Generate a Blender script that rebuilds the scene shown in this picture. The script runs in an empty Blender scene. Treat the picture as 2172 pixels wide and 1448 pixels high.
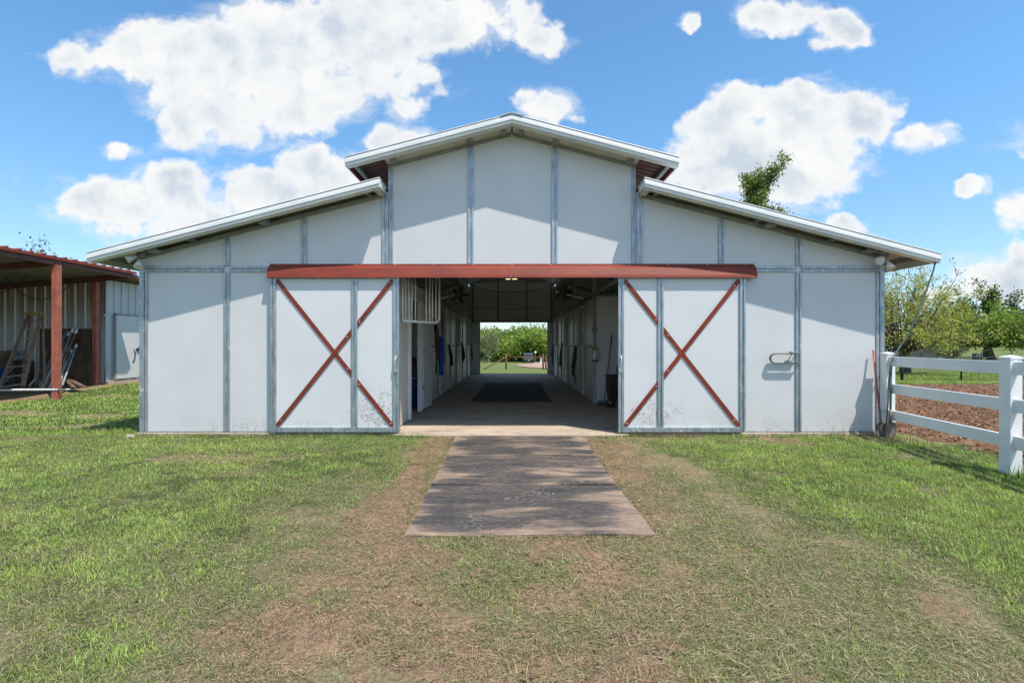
import bpy, math, random
import numpy as np
from mathutils import Vector, Matrix

SC = bpy.context.scene
COL = SC.collection
R = math.radians
random.seed(7)
rng = np.random.default_rng(7)

# ------------------------------------------------------------------ camera
F = 1090.0          # focal length in photo pixels (photo 2172 x 1448)
CZ = 1.31
cam_d = bpy.data.cameras.new('camera')
cam = bpy.data.objects.new('camera', cam_d)
COL.objects.link(cam)
cam.location = (0, 0, CZ)
cam.rotation_euler = (R(90), 0, 0)
cam_d.sensor_width = 36
cam_d.lens = F / 2172 * 36
cam_d.shift_y = 5 / 2172
cam_d.clip_start = 0.05
cam_d.clip_end = 3000
SC.camera = cam

# ------------------------------------------------------------------ sun
SUN = Vector((1.0, -1.0, 2.9)).normalized()
sd = bpy.data.lights.new('sun', 'SUN')
sd.energy = 4.8
sd.angle = R(0.5)
sd.color = (1.0, 0.915, 0.82)
sun = bpy.data.objects.new('sun', sd)
COL.objects.link(sun)
sun.rotation_euler = (-SUN).to_track_quat('-Z', 'Y').to_euler()
sun.location = (20, -20, 58)

SC.view_settings.view_transform = 'Standard'
SC.view_settings.look = 'None'
SC.view_settings.exposure = 0.30
SC.view_settings.gamma = 1.0
SC.view_settings.use_curve_mapping = False


# ------------------------------------------------------------------ node helpers
class NT:
    def __init__(s, nt):
        s.nt = nt
        s.n = nt.nodes
        s.l = nt.links

    def new(s, t, **kw):
        n = s.n.new(t)
        for k, v in kw.items():
            setattr(n, k, v)
        return n

    def put(s, sock, v):
        if isinstance(v, bpy.types.NodeSocket):
            s.l.new(v, sock)
        elif v is not None:
            if isinstance(v, (tuple, list)) and sock.type == 'RGBA' and len(v) == 3:
                v = (*v, 1)
            sock.default_value = v

    def math(s, op, a, b=None, c=None, clamp=False):
        n = s.new('ShaderNodeMath', operation=op, use_clamp=clamp)
        s.put(n.inputs[0], a)
        if b is not None: s.put(n.inputs[1], b)
        if c is not None: s.put(n.inputs[2], c)
        return n.outputs[0]

    def vmath(s, op, a, b=None, out=0):
        n = s.new('ShaderNodeVectorMath', operation=op)
        s.put(n.inputs[0], a)
        if b is not None: s.put(n.inputs[1], b)
        return n.outputs['Value'] if op in ('LENGTH', 'DOT_PRODUCT', 'DISTANCE') else n.outputs[0]

    def mix(s, f, a, b, blend='MIX'):
        n = s.new('ShaderNodeMix', data_type='RGBA', blend_type=blend)
        s.put(n.inputs[0], f); s.put(n.inputs[6], a); s.put(n.inputs[7], b)
        return n.outputs[2]

    def ramp(s, v, lo, hi, a=0.0, b=1.0, smooth=True):
        n = s.new('ShaderNodeMapRange')
        n.interpolation_type = 'SMOOTHSTEP' if smooth else 'LINEAR'
        s.put(n.inputs[0], v)
        n.inputs[1].default_value = lo; n.inputs[2].default_value = hi
        n.inputs[3].default_value = a; n.inputs[4].default_value = b
        return n.outputs[0]

    def noise(s, vec, scale=5, detail=4, rough=0.55, dist=0.0, out='Fac'):
        n = s.new('ShaderNodeTexNoise')
        s.put(n.inputs['Vector'], vec)
        n.inputs['Scale'].default_value = scale
        n.inputs['Detail'].default_value = detail
        n.inputs['Roughness'].default_value = rough
        n.inputs['Distortion'].default_value = dist
        return n.outputs[out]

    def voro(s, vec, scale=5, out='Distance', rand=1.0):
        n = s.new('ShaderNodeTexVoronoi')
        s.put(n.inputs['Vector'], vec)
        n.inputs['Scale'].default_value = scale
        n.inputs['Randomness'].default_value = rand
        return n.outputs[out]

    def scale(s, vec, sc, loc=(0, 0, 0)):
        n = s.new('ShaderNodeMapping')
        s.put(n.inputs[0], vec)
        n.inputs['Scale'].default_value = sc
        n.inputs['Location'].default_value = loc
        return n.outputs[0]


# ------------------------------------------------------------------ world: Nishita sky + cumulus laid out by world direction
world = bpy.data.worlds.new('World')
SC.world = world
world.use_nodes = True
W = NT(world.node_tree)
W.n.clear()
wo = W.new('ShaderNodeOutputWorld')
sky = W.new('ShaderNodeTexSky', sky_type='NISHITA')
sky.sun_disc = False
sky.sun_elevation = math.asin(SUN.z)
sky.sun_rotation = R(135)
sky.altitude = 200
sky.air_density = 1.0
sky.dust_density = 0.6
sky.ozone_density = 2.0
tc = W.new('ShaderNodeTexCoord')
sep = W.new('ShaderNodeSeparateXYZ')
W.put(sep.inputs[0], tc.outputs['Generated'])
ay = W.math('MAXIMUM', W.math('ABSOLUTE', sep.outputs[1]), 0.02)
cu = W.math('DIVIDE', sep.outputs[0], ay)
cv = W.math('DIVIDE', sep.outputs[2], ay)
comb = W.new('ShaderNodeCombineXYZ')
W.put(comb.inputs[0], cu); W.put(comb.inputs[1], cv)
UV = comb.outputs[0]
# warp
nz = W.new('ShaderNodeTexNoise'); W.put(nz.inputs['Vector'], UV)
nz.inputs['Scale'].default_value = 8; nz.inputs['Detail'].default_value = 3
wv = W.vmath('MULTIPLY', W.vmath('SUBTRACT', nz.outputs['Color'], (0.5, 0.5, 0.5)), (0.07, 0.05, 0))
nz2 = W.new('ShaderNodeTexNoise'); W.put(nz2.inputs['Vector'], UV)
nz2.inputs['Scale'].default_value = 30; nz2.inputs['Detail'].default_value = 2
wv2 = W.vmath('MULTIPLY', W.vmath('SUBTRACT', nz2.outputs['Color'], (0.5, 0.5, 0.5)), (0.03, 0.025, 0))
UW = W.vmath('ADD', W.vmath('ADD', UV, wv), wv2)
CL = [  # px, py, rx, ry, weight   (photo pixels, turned into directions)
    (200, 125, 95, 36, .9), (330, 110, 120, 62, 1), (470, 105, 130, 80, 1), (600, 85, 150, 92, 1.1), (760, 70, 170, 85, 1.1),
    (930, 45, 170, 62, 1), (1070, 25, 75, 45, .9), (480, 225, 150, 80, 1), (600, 255, 120, 48, .9), (420, 280, 90, 34, .8),
    (350, 240, 60, 30, .6), (800, 165, 95, 45, .8), (880, 150, 50, 28, .7), (690, 210, 90, 60, .9),
    (1155, 78, 48, 36, .95), (1205, 80, 22, 16, .6), (870, 225, 42, 32, .75), (940, 190, 40, 22, .42), (985, 190, 22, 14, .4),
    (1165, 228, 66, 34, .85), (1215, 250, 34, 14, .6), (820, 288, 52, 34, .9), (870, 300, 60, 26, .9),
    (655, 350, 66, 40, 1), (720, 375, 90, 42, 1), (590, 410, 130, 50, 1.0), (690, 430, 90, 50, .9), (490, 370, 60, 26, .7), (520, 440, 120, 30, .7),
    (350, 385, 100, 44, .95), (240, 430, 120, 52, 1.1), (420, 470, 120, 40, .9), (400, 430, 90, 50, .85), (260, 490, 90, 34, .6), (400, 490, 90, 30, .5),
    (330, 350, 50, 20, .6), (250, 320, 34, 18, .8),
    (1580, 225, 84, 42, 1.05), (1530, 270, 90, 60, 1.05), (1690, 250, 110, 66, 1.1), (1810, 250, 80, 56, 1), (1880, 235, 40, 18, .8),
    (1640, 345, 170, 80, 1.25), (1500, 370, 90, 60, 1.0), (1480, 325, 68, 46, 1), (1560, 385, 110, 40, .9), (1740, 330, 90, 50, .9), (1770, 370, 50, 22, .7),
    (1640, 32, 84, 38, 1), (1700, 35, 60, 26, .8), (1790, 62, 62, 40, 1), (1760, 95, 60, 14, .7), (1463, 53, 20, 17, .95),
    (1960, 295, 56, 26, .9), (1990, 275, 28, 16, .8), (2065, 398, 30, 20, .9), (1750, 437, 30, 12, .4), (1840, 365, 30, 10, .4),
    (2155, 450, 40, 40, .9), (1780, 485, 60, 28, .9), (1830, 510, 60, 16, .6), (2120, 590, 90, 50, .95), (2050, 620, 90, 26, .7),
    (2160, 560, 50, 50, .9), (2400, 300, 200, 90, 1), (2700, 520, 260, 70, .9), (-300, 380, 220, 80, 1),
    (-500, 150, 200, 90, 1), (1900, -250, 300, 120, 1), (700, -320, 380, 140, 1), (2900, 0, 300, 160, 1), (-900, 450, 300, 100, 1),
    (-250, 560, 200, 40, .7)]
acc = None
for (px, py, rx, ry, wt) in CL:
    d = W.vmath('MULTIPLY', W.vmath('SUBTRACT', UW, ((px - 1086) / F, (729 - py) / F, 0)), (F / rx, F / ry, 0))
    v = W.math('MULTIPLY_ADD', W.vmath('DOT_PRODUCT', d, d), -0.5 * wt, wt)
    acc = v if acc is None else W.math('SMOOTH_MAX', acc, v, 0.25)
acc = W.math('MAXIMUM', acc, -1.0)
fb = W.noise(UV, 13, 8, 0.58)
fb2 = W.noise(W.vmath('ADD', UV, (3.1, 1.7, 0)), 42, 6, 0.6)
field = W.math('ADD', acc, W.math('ADD', W.math('MULTIPLY', W.math('SUBTRACT', fb, 0.5), 1.8),
                                 W.math('MULTIPLY', W.math('SUBTRACT', fb2, 0.5), 0.25)))
mask = W.ramp(field, 0.26, 0.72)
wn = W.noise(W.scale(UV, (1, 2.0, 1), (5, 2, 0)), 7, 9, 0.66, 0.5)
wisp = W.ramp(W.math('MULTIPLY_ADD', W.math('SUBTRACT', wn, 0.5), 3.2, acc), 0.05, 1.1, 0, 0.55)
mask = W.math('MAXIMUM', mask, wisp)
# body shading of the cloud: denser middle slightly greyer, lumpy
nA = W.noise(UV, 8, 4, 0.5)
nB = W.noise(W.vmath('ADD', UV, (0.020, 0.030, 0)), 8, 4, 0.5)
rel = W.math('MULTIPLY_ADD', W.math('SUBTRACT', nB, nA), 5.0, 0.40, clamp=True)
broad = W.ramp(W.noise(UV, 5.0, 4, 0.5), 0.38, 0.62)
thick = W.ramp(field, 0.45, 1.2)
gr = W.math('MULTIPLY', thick, W.math('ADD', W.math('MULTIPLY', rel, 0.75), W.math('MULTIPLY', broad, 0.45)), clamp=True)
cloud = W.mix(gr, (0.79, 0.795, 0.79), (0.50, 0.57, 0.655))
skc = W.new('ShaderNodeHueSaturation')
W.put(skc.inputs['Color'], sky.outputs[0])
skc.inputs['Saturation'].default_value = 1.05
skc.inputs['Value'].default_value = 1.0
tint = W.mix(W.ramp(sep.outputs[2], 0.0, 0.42), (1.00, 1.08, 1.20), (0.98, 1.36, 1.45))
skt = W.mix(1.0, skc.outputs[0], tint, 'MULTIPLY')
bg1 = W.new('ShaderNodeBackground'); W.put(bg1.inputs[0], skt); bg1.inputs[1].default_value = 0.13
bg2 = W.new('ShaderNodeBackground'); W.put(bg2.inputs[0], cloud); bg2.inputs[1].default_value = 1.0
mx = W.new('ShaderNodeMixShader')
above = W.ramp(sep.outputs[2], -0.02, 0.01)
W.put(mx.inputs[0], W.math('MULTIPLY', mask, above)); W.l.new(bg1.outputs[0], mx.inputs[1]); W.l.new(bg2.outputs[0], mx.inputs[2])
W.l.new(mx.outputs[0], wo.inputs[0])


# ------------------------------------------------------------------ materials
def mat(name, rough=0.6, metal=0.0, spec=0.5):
    m = bpy.data.materials.new(name)
    m.use_nodes = True
    t = NT(m.node_tree)
    b = t.n['Principled BSDF']
    b.inputs['Roughness'].default_value = rough
    b.inputs['Metallic'].default_value = metal
    b.inputs['Specular IOR Level'].default_value = spec
    return m, t, b


def objco(t):
    g = t.new('ShaderNodeNewGeometry')
    return g.outputs['Position']


def bump(t, b, h, strength=0.3, dist=0.01):
    n = t.new('ShaderNodeBump')
    n.inputs['Strength'].default_value = strength
    n.inputs['Distance'].default_value = dist
    t.put(n.inputs['Height'], h)
    t.l.new(n.outputs[0], b.inputs['Normal'])


def simple(name, c1, c2=None, scale=6, rough=0.6, metal=0.0, stretch=(1, 1, 1), lo=0.35, hi=0.65, bs=0.0, bd=0.005, detail=5, spec=0.5):
    m, t, b = mat(name, rough, metal, spec)
    if c2 is None:
        c2 = tuple(c * 0.82 for c in c1)
    p = t.scale(objco(t), stretch)
    f = t.ramp(t.noise(p, scale, detail, 0.6), lo, hi)
    t.put(b.inputs['Base Color'], t.mix(f, c1, c2))
    if bs:
        bump(t, b, t.noise(p, scale * 3, 4, 0.6), bs, bd)
    return m


M = {}


def make_panel(name, base, dirt=0.0, mud=None):
    m, t, b = mat(name, 0.42, 0.0, 0.4)
    P = objco(t)
    c = t.mix(t.ramp(t.noise(P, 1.3, 5, 0.6), 0.3, 0.7), base, tuple(x * 0.94 for x in base))
    # faint vertical weather streaks
    st = t.ramp(t.noise(t.scale(P, (9, 9, 0.5)), 3, 5, 0.6), 0.52, 0.75)
    c = t.mix(t.math('MULTIPLY', st, 0.05), c, (0.36, 0.33, 0.27))
    # sparse specks and chips
    sp = t.math('MULTIPLY', t.ramp(t.voro(P, 17), 0.035, 0.06, 1, 0), t.ramp(t.noise(P, 1.1, 2), 0.56, 0.62))
    c = t.mix(t.math('MULTIPLY', sp, 0.8), c, (0.10, 0.08, 0.06))
    s = t.new('ShaderNodeSeparateXYZ'); t.put(s.inputs[0], P)
    # splashed dirt near the sill: stains of its own shape
    low = t.ramp(s.outputs[2], 0.02, 0.42, 1, 0)
    sd_ = t.math('MULTIPLY', t.ramp(t.noise(P, 34, 5, 0.7), 0.46, 0.66), t.math('MULTIPLY', low, t.ramp(t.noise(P, 2.3, 3), 0.35, 0.65)))
    c = t.mix(t.math('MULTIPLY', sd_, 0.55 + dirt), c, (0.30, 0.24, 0.17))
    if mud:
        for (mx_, mz_, rx_, rz_) in mud:
            d = t.vmath('LENGTH', t.vmath('MULTIPLY', t.vmath('SUBTRACT', P, (mx_, 7.5, mz_)), (1 / rx_, 0, 1 / rz_)))
            w = t.ramp(d, 0.15, 1.0, 1, 0)
            p2 = t.vmath('ADD', P, t.vmath('MULTIPLY', t.noise(P, 30, 2, out='Color'), (0.02, 0.02, 0.02)))
            v1 = t.voro(t.scale(p2, (1, 0.01, 1)), 30)
            v2 = t.voro(t.scale(p2, (1, 0.01, 0.8), (4, 0, 2)), 75)
            s1 = t.math('LESS_THAN', v1, t.math('MULTIPLY', w, 0.27))
            s2 = t.math('LESS_THAN', v2, t.math('MULTIPLY', w, 0.30))
            keep = t.ramp(t.noise(P, 9, 2), 0.42, 0.5)
            sm = t.math('MULTIPLY', t.math('MAXIMUM', s1, s2), keep)
            c = t.mix(t.math('MULTIPLY', sm, 0.9), c, (0.11, 0.075, 0.05))
    t.put(b.inputs['Base Color'], c)
    bump(t, b, t.noise(t.scale(P, (1, 1, 1)), 0.9, 3, 0.5), 0.25, 0.02)
    return m


PAN = (0.64, 0.648, 0.655)
M['panel'] = make_panel('wall_panel_white', PAN)
M['door_panel_l'] = make_panel('door_panel_muddy', (0.67, 0.68, 0.688), 0.1,
                               [(-1.95, 0.25, 1.0, 0.85), (-1.85, 0.30, 0.42, 0.8)])
M['door_panel_r'] = make_panel('door_panel_spotted', (0.67, 0.68, 0.688), 0.3, [(2.1, 0.30, 0.9, 0.38)])
M['inner'] = make_panel('stall_panel', (0.72, 0.70, 0.65), 0.2)
M['cream'] = simple('soffit_cream', (0.62, 0.60, 0.52), (0.52, 0.50, 0.42), 3, 0.5)

m, t, b = mat('galvanised_steel', 0.42, 0.65)
P = objco(t)
v = t.voro(t.scale(P, (1, 1, 0.35)), 22, 'Color')
c = t.mix(t.ramp(t.noise(t.scale(P, (6, 6, 1.0)), 4, 5, 0.7), 0.35, 0.68), (0.45, 0.49, 0.52), (0.27, 0.32, 0.355))
c = t.mix(t.ramp(t.noise(t.scale(P, (1, 1, 0.5)), 7, 3, 0.8), 0.60, 0.74), c, (0.72, 0.75, 0.76))
t.put(b.inputs['Base Color'], c)
t.put(b.inputs['Roughness'], t.ramp(t.noise(P, 12, 3), 0.3, 0.7, 0.32, 0.6))
M['galv'] = m
m, t, b = mat('dull_grey_steel', 0.55, 0.3)
P = objco(t)
t.put(b.inputs['Base Color'], t.mix(t.ramp(t.noise(P, 5, 5, 0.7), 0.35, 0.68), (0.33, 0.34, 0.33), (0.22, 0.23, 0.225)))
M['steel'] = m
M['fascia'] = simple('fascia_white_paint', (0.80, 0.81, 0.80), (0.70, 0.72, 0.71), 2.2, 0.35, stretch=(0.5, 1, 3))
M['seam'] = simple('seam_grey', (0.16, 0.16, 0.16))
M['red'] = simple('red_painted_metal', (0.235, 0.040, 0.021), (0.165, 0.031, 0.019), 2.5, 0.5, spec=0.3, stretch=(0.6, 1, 2))
M['red_rust'] = simple('red_oxide_steel', (0.42, 0.13, 0.085), (0.30, 0.09, 0.06), 4, 0.6)
M['beam'] = simple('old_brown_beam', (0.15, 0.055, 0.04), (0.08, 0.038, 0.03), 4, 0.7)
M['red_roof'] = simple('red_roof_sheet', (0.35, 0.09, 0.07), (0.26, 0.07, 0.055), 3, 0.5)
M['red_under'] = simple('red_soffit_sheet', (0.30, 0.15, 0.125), (0.22, 0.10, 0.085), 3, 0.6)
M['bolt'] = simple('bolt_zinc', (0.7, 0.68, 0.62), None, 10, 0.35, 0.5)
M['roofgrey'] = simple('roof_sheet_grey', (0.55, 0.57, 0.57), (0.48, 0.50, 0.50), 2, 0.4, 0.3)
M['liner'] = simple('ceiling_liner', (0.26, 0.25, 0.22), (0.19, 0.18, 0.16), 2, 0.6)
M['black'] = simple('black_plastic', (0.018, 0.018, 0.02), (0.03, 0.03, 0.032), 8, 0.5)
M['vinyl'] = simple('white_vinyl', (0.82, 0.83, 0.83), (0.74, 0.76, 0.76), 3, 0.3)
M['whitepaint'] = simple('white_paint', (0.72, 0.73, 0.71), (0.62, 0.63, 0.61), 5, 0.4)
M['wood'] = simple('weathered_wood', (0.22, 0.14, 0.085), (0.12, 0.075, 0.045), 6, 0.75, stretch=(1, 1, 0.2), bs=0.3)
M['plywood'] = simple('dark_stained_plywood', (0.13, 0.075, 0.045), (0.065, 0.038, 0.025), 4, 0.8, stretch=(1, 1, 0.3), bs=0.2)
M['blade_steel'] = simple('soiled_blade', (0.15, 0.115, 0.09), (0.24, 0.20, 0.17), 12, 0.6, 0.3)
M['hose'] = simple('green_hose', (0.05, 0.10, 0.08), (0.13, 0.17, 0.155), 3, 0.5)
M['blue'] = simple('blue_plastic', (0.02, 0.07, 0.30), (0.03, 0.10, 0.36), 5, 0.4)
M['blue_cloth'] = simple('blue_nylon', (0.025, 0.13, 0.52), (0.015, 0.08, 0.36), 12, 0.7, bs=0.3)
M['leather'] = simple('dark_leather', (0.035, 0.02, 0.015), (0.07, 0.035, 0.025), 14, 0.55)
M['rope'] = simple('faded_rope', (0.22, 0.10, 0.09), (0.33, 0.25, 0.20), 30, 0.8)
M['darkrope'] = simple('dark_rope', (0.03, 0.03, 0.035), (0.10, 0.09, 0.09), 30, 0.8)
M['yellow'] = simple('yellow_plastic', (0.45, 0.38, 0.06), None, 8, 0.45)
M['orange'] = simple('orange_plastic', (0.42, 0.12, 0.03), None, 8, 0.45)
M['glassdark'] = simple('dark_glass', (0.03, 0.035, 0.045), None, 3, 0.08)
M['bark'] = simple('bark', (0.16, 0.12, 0.095), (0.08, 0.06, 0.048), 6, 0.9, stretch=(1, 1, 0.3), bs=0.4, bd=0.02)
M['bark_pale'] = simple('bark_pale', (0.34, 0.31, 0.28), (0.22, 0.19, 0.17), 5, 0.9)
M['bark_dark'] = simple('bark_dark', (0.10, 0.08, 0.065), (0.05, 0.042, 0.036), 6, 0.9)
M['shingle'] = simple('brown_shingle', (0.26, 0.17, 0.15), (0.18, 0.12, 0.105), 3, 0.85)
M['ladder'] = simple('ladder_fibreglass', (0.34, 0.19, 0.11), (0.22, 0.125, 0.075), 5, 0.6)
M['chain'] = simple('black_fence_wire', (0.02, 0.022, 0.02), None, 5, 0.5)

# block wall of the house
m, t, b = mat('pale_block', 0.85)
P = objco(t)
br = t.new('ShaderNodeTexBrick')
t.put(br.inputs['Vector'], t.scale(P, (1, 1, 1)))
mp = t.new('ShaderNodeCombineXYZ'); s = t.new('ShaderNodeSeparateXYZ'); t.put(s.inputs[0], P)
t.put(mp.inputs[0], s.outputs[0]); t.put(mp.inputs[1], s.outputs[2])
t.l.new(mp.outputs[0], br.inputs['Vector'])
br.inputs['Scale'].default_value = 1.0
br.inputs['Brick Width'].default_value = 0.62; br.inputs['Row Height'].default_value = 0.27
br.inputs['Mortar Size'].default_value = 0.022
br.inputs['Color1'].default_value = (0.40, 0.37, 0.32, 1); br.inputs['Color2'].default_value = (0.30, 0.28, 0.25, 1)
br.inputs['Mortar'].default_value = (0.20, 0.18, 0.16, 1)
t.put(b.inputs['Base Color'], br.outputs[0])
M['block'] = m

# concrete
m, t, b = mat('concrete', 0.8)
P = objco(t)
n1 = t.ramp(t.noise(P, 1.1, 6, 0.65, 0.4), 0.35, 0.65)
n2 = t.ramp(t.noise(t.scale(P, (0.5, 1.6, 1)), 2.2, 7, 0.7), 0.48, 0.7)
c = t.mix(n1, (0.52, 0.41, 0.31), (0.41, 0.325, 0.25))
c = t.mix(t.math('MULTIPLY', n2, 0.75), c, (0.15, 0.12, 0.10))
c = t.mix(t.ramp(t.noise(P, 60, 3), 0.3, 0.8, 0, 0.3), c, (0.20, 0.16, 0.12))
t.put(b.inputs['Base Color'], c)
bump(t, b, t.noise(P, 40, 4, 0.7), 0.25, 0.006)
M['concrete'] = m


def matmat(name, tan=0.5, off=(0, 0, 0)):
    m, t, b = mat(name, 0.62, 0.0, 0.5)
    P = t.scale(objco(t), (1, 1, 1), off)
    warp = t.vmath('MULTIPLY', t.vmath('SUBTRACT', t.noise(P, 1.6, 3, out='Color'), (0.5, 0.5, 0.5)), (0.5, 0.5, 0))
    Q = t.vmath('ADD', P, warp)
    A_ = t.noise(t.scale(P, (0.8, 1.7, 1)), 1.5, 3, 0.5)
    B_ = t.noise(t.scale(P, (0.8, 4.0, 1), (4, 1, 0)), 2.4, 9, 0.70, 0.25)
    n1 = t.math('MULTIPLY_ADD', A_, 0.55, t.math('MULTIPLY', B_, 0.45))
    sx_ = t.new('ShaderNodeSeparateXYZ'); t.put(sx_.inputs[0], objco(t))
    ed_ = t.ramp(t.math('ABSOLUTE', t.math('ADD', sx_.outputs[0], -0.08)), 0.62, 0.98, 0, 0.10 if tan > .3 else 0.03)
    seam = t.math('ADD', t.ramp(sx_.outputs[1], 5.75, 6.12, 0, 1), t.ramp(sx_.outputs[1], 6.18, 6.19, 0, -1))
    seam = t.math('ADD', seam, t.math('ADD', t.ramp(sx_.outputs[1], 4.62, 4.92, 0, 1), t.ramp(sx_.outputs[1], 4.96, 4.97, 0, -1)))
    ed_ = t.math('ADD', ed_, t.math('MULTIPLY', seam, -0.08 if tan > .3 else 0.0))
    ed_ = t.math('ADD', ed_, t.ramp(sx_.outputs[1], 3.74, 3.98, 0.07 if tan > .3 else 0.0, 0))
    f = t.ramp(t.math('ADD', n1, ed_), 0.62 - 0.16 * tan - 0.07, 0.62 - 0.16 * tan + 0.08)
    streak = t.ramp(t.noise(t.scale(Q, (1.0, 3.4, 1), (1, 7, 0)), 4.0, 9, 0.72, 0.8), 0.32, 0.66)
    fine = t.noise(P, 45, 5, 0.75)
    dust = t.mix(t.ramp(fine, 0.3, 0.7), (0.40, 0.285, 0.195), (0.26, 0.185, 0.13))
    rub = t.mix(t.ramp(fine, 0.35, 0.7), (0.026, 0.028, 0.033), (0.055, 0.055, 0.057))
    grain = t.ramp(t.noise(t.scale(P, (1, 2.6, 1)), 16, 8, 0.8), 0.44, 0.66)
    film = t.math('MULTIPLY', t.ramp(n1, 0.34, 0.56), t.math('MULTIPLY_ADD', grain, 0.34, 0.08))
    f2 = t.math('MAXIMUM', film, t.math('MULTIPLY', f, t.math('MULTIPLY_ADD', streak, 0.50, 0.42)), clamp=True)
    f2 = t.math('MULTIPLY_ADD', t.math('MULTIPLY', streak, grain), 0.16, f2, clamp=True)
    scr = t.math('MULTIPLY', t.ramp(t.math('ABSOLUTE', t.math('SUBTRACT', t.noise(P, 5, 3, 0.6, 1.5), 0.5)), 0.004, 0.014, 1, 0), t.ramp(t.noise(P, 1.7, 2), 0.56, 0.64))
    c = t.mix(f2, rub, dust)
    c = t.mix(t.math('MULTIPLY', scr, 0.35), c, (0.45, 0.38, 0.32))
    t.put(b.inputs['Base Color'], c)
    t.put(b.inputs['Roughness'], t.math('MULTIPLY_ADD', f2, 0.25, 0.62 if tan > .3 else 0.8))
    b.inputs['Specular IOR Level'].default_value = 0.4 if tan > .3 else 0.12
    bump(t, b, t.math('ADD', t.noise(P, 3, 4, 0.6), t.math('MULTIPLY', fine, 0.18)), 0.5, 0.02)
    return m


M['mat'] = matmat('dusty_rubber', 0.50)
M['mat_in'] = matmat('dusty_rubber_indoor', 0.22, (3, 2, 0))

# ribbed metal shed walls
m, t, b = mat('stained_wall_sheet', 0.6, 0.2)
P = objco(t)
s = t.new('ShaderNodeSeparateXYZ'); t.put(s.inputs[0], P)
st = t.noise(t.scale(P, (7, 7, 0.35)), 2.2, 6, 0.7)
hi = t.math('MULTIPLY', t.ramp(s.outputs[2], 1.4, 2.9), t.ramp(st, 0.30, 0.56))
c = t.mix(hi, (0.42, 0.45, 0.46), (0.22, 0.16, 0.095))
att = t.new('ShaderNodeAttribute'); att.attribute_name = 'rib'
c = t.mix(t.math('MULTIPLY', att.outputs['Fac'], 1.0), c, (0.78, 0.77, 0.72))
t.put(b.inputs['Base Color'], c)
M['shed_in'] = m
m, t, b = mat('grey_wall_sheet', 0.5, 0.2)
P = objco(t)
s = t.new('ShaderNodeSeparateXYZ'); t.put(s.inputs[0], P)
lo_ = t.math('MULTIPLY', t.ramp(s.outputs[2], 0.2, 1.0, 1, 0), t.ramp(t.noise(t.scale(P, (5, 5, 0.5)), 2.5, 5, 0.7), 0.4, 0.6))
c = t.mix(t.math('MULTIPLY', lo_, 0.8), (0.52, 0.55, 0.56), (0.27, 0.21, 0.12))
c = t.mix(t.ramp(t.noise(t.scale(P, (5, 5, 0.3)), 2, 5, 0.7), 0.5, 0.75, 0, 0.5), c, (0.38, 0.38, 0.36))
t.put(b.inputs['Base Color'], c)
M['shed_out'] = m

# attribute-coloured leaf / blade materials


def leafmat(name, trans=0.35, rough=0.55):
    m = bpy.data.materials.new(name)
    m.use_nodes = True
    t = NT(m.node_tree)
    b = t.n['Principled BSDF']
    b.inputs['Roughness'].default_value = rough
    b.inputs['Specular IOR Level'].default_value = 0.25
    a = t.new('ShaderNodeAttribute'); a.attribute_name = 'col'
    t.put(b.inputs['Base Color'], a.outputs['Color'])
    tr = t.new('ShaderNodeBsdfTranslucent')
    t.put(tr.inputs[0], t.mix(1.0, a.outputs['Color'], (1.25, 1.3, 0.6), 'MULTIPLY'))
    ms = t.new('ShaderNodeMixShader'); ms.inputs[0].default_value = trans
    t.l.new(b.outputs[0], ms.inputs[1]); t.l.new(tr.outputs[0], ms.inputs[2])
    t.l.new(ms.outputs[0], t.n['Material Output'].inputs[0])
    return m


M['leaf'] = leafmat('leaf_green', 0.38)
M['blade'] = leafmat('grass_blade', 0.25, 0.5)

# ground
m, t, b = mat('pasture_ground', 0.95, 0, 0.15)
P = objco(t)
a = t.new('ShaderNodeAttribute'); a.attribute_name = 'cover'
cov = a.outputs['Fac']
soil = t.mix(t.ramp(t.noise(P, 2.4, 6, 0.65), 0.35, 0.65), (0.43, 0.265, 0.155), (0.33, 0.215, 0.135))
soil = t.mix(t.ramp(t.noise(P, 26, 5, 0.75), 0.35, 0.7), soil, (0.155, 0.100, 0.066))
soil = t.mix(t.ramp(t.noise(P, 70, 5, 0.8), 0.50, 0.62, 0, .8), soil, (0.40, 0.29, 0.19))
soil = t.mix(t.ramp(t.noise(P, 55, 5, 0.8), 0.54, 0.66, 0, .8), soil, (0.10, 0.066, 0.044))
thatch = t.mix(t.ramp(t.noise(P, 48, 6, 0.85), 0.38, 0.62), (0.10, 0.10, 0.045), (0.37, 0.31, 0.17))
grn = t.mix(t.ramp(t.noise(P, 34, 6, 0.85), 0.36, 0.64), (0.030, 0.048, 0.014), (0.120, 0.140, 0.050))
c = t.mix(t.ramp(t.math('ADD', cov, t.math('MULTIPLY', t.math('SUBTRACT', t.noise(P, 7, 6, 0.75), 0.5), 1.1)), 0.22, 0.5), soil, thatch)
g_ = t.ramp(t.math('ADD', cov, t.math('MULTIPLY', t.math('SUBTRACT', t.noise(P, 3.3, 6, 0.75), 0.5), 0.8)), 0.5, 0.85)
c = t.mix(g_, c, grn)
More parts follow.
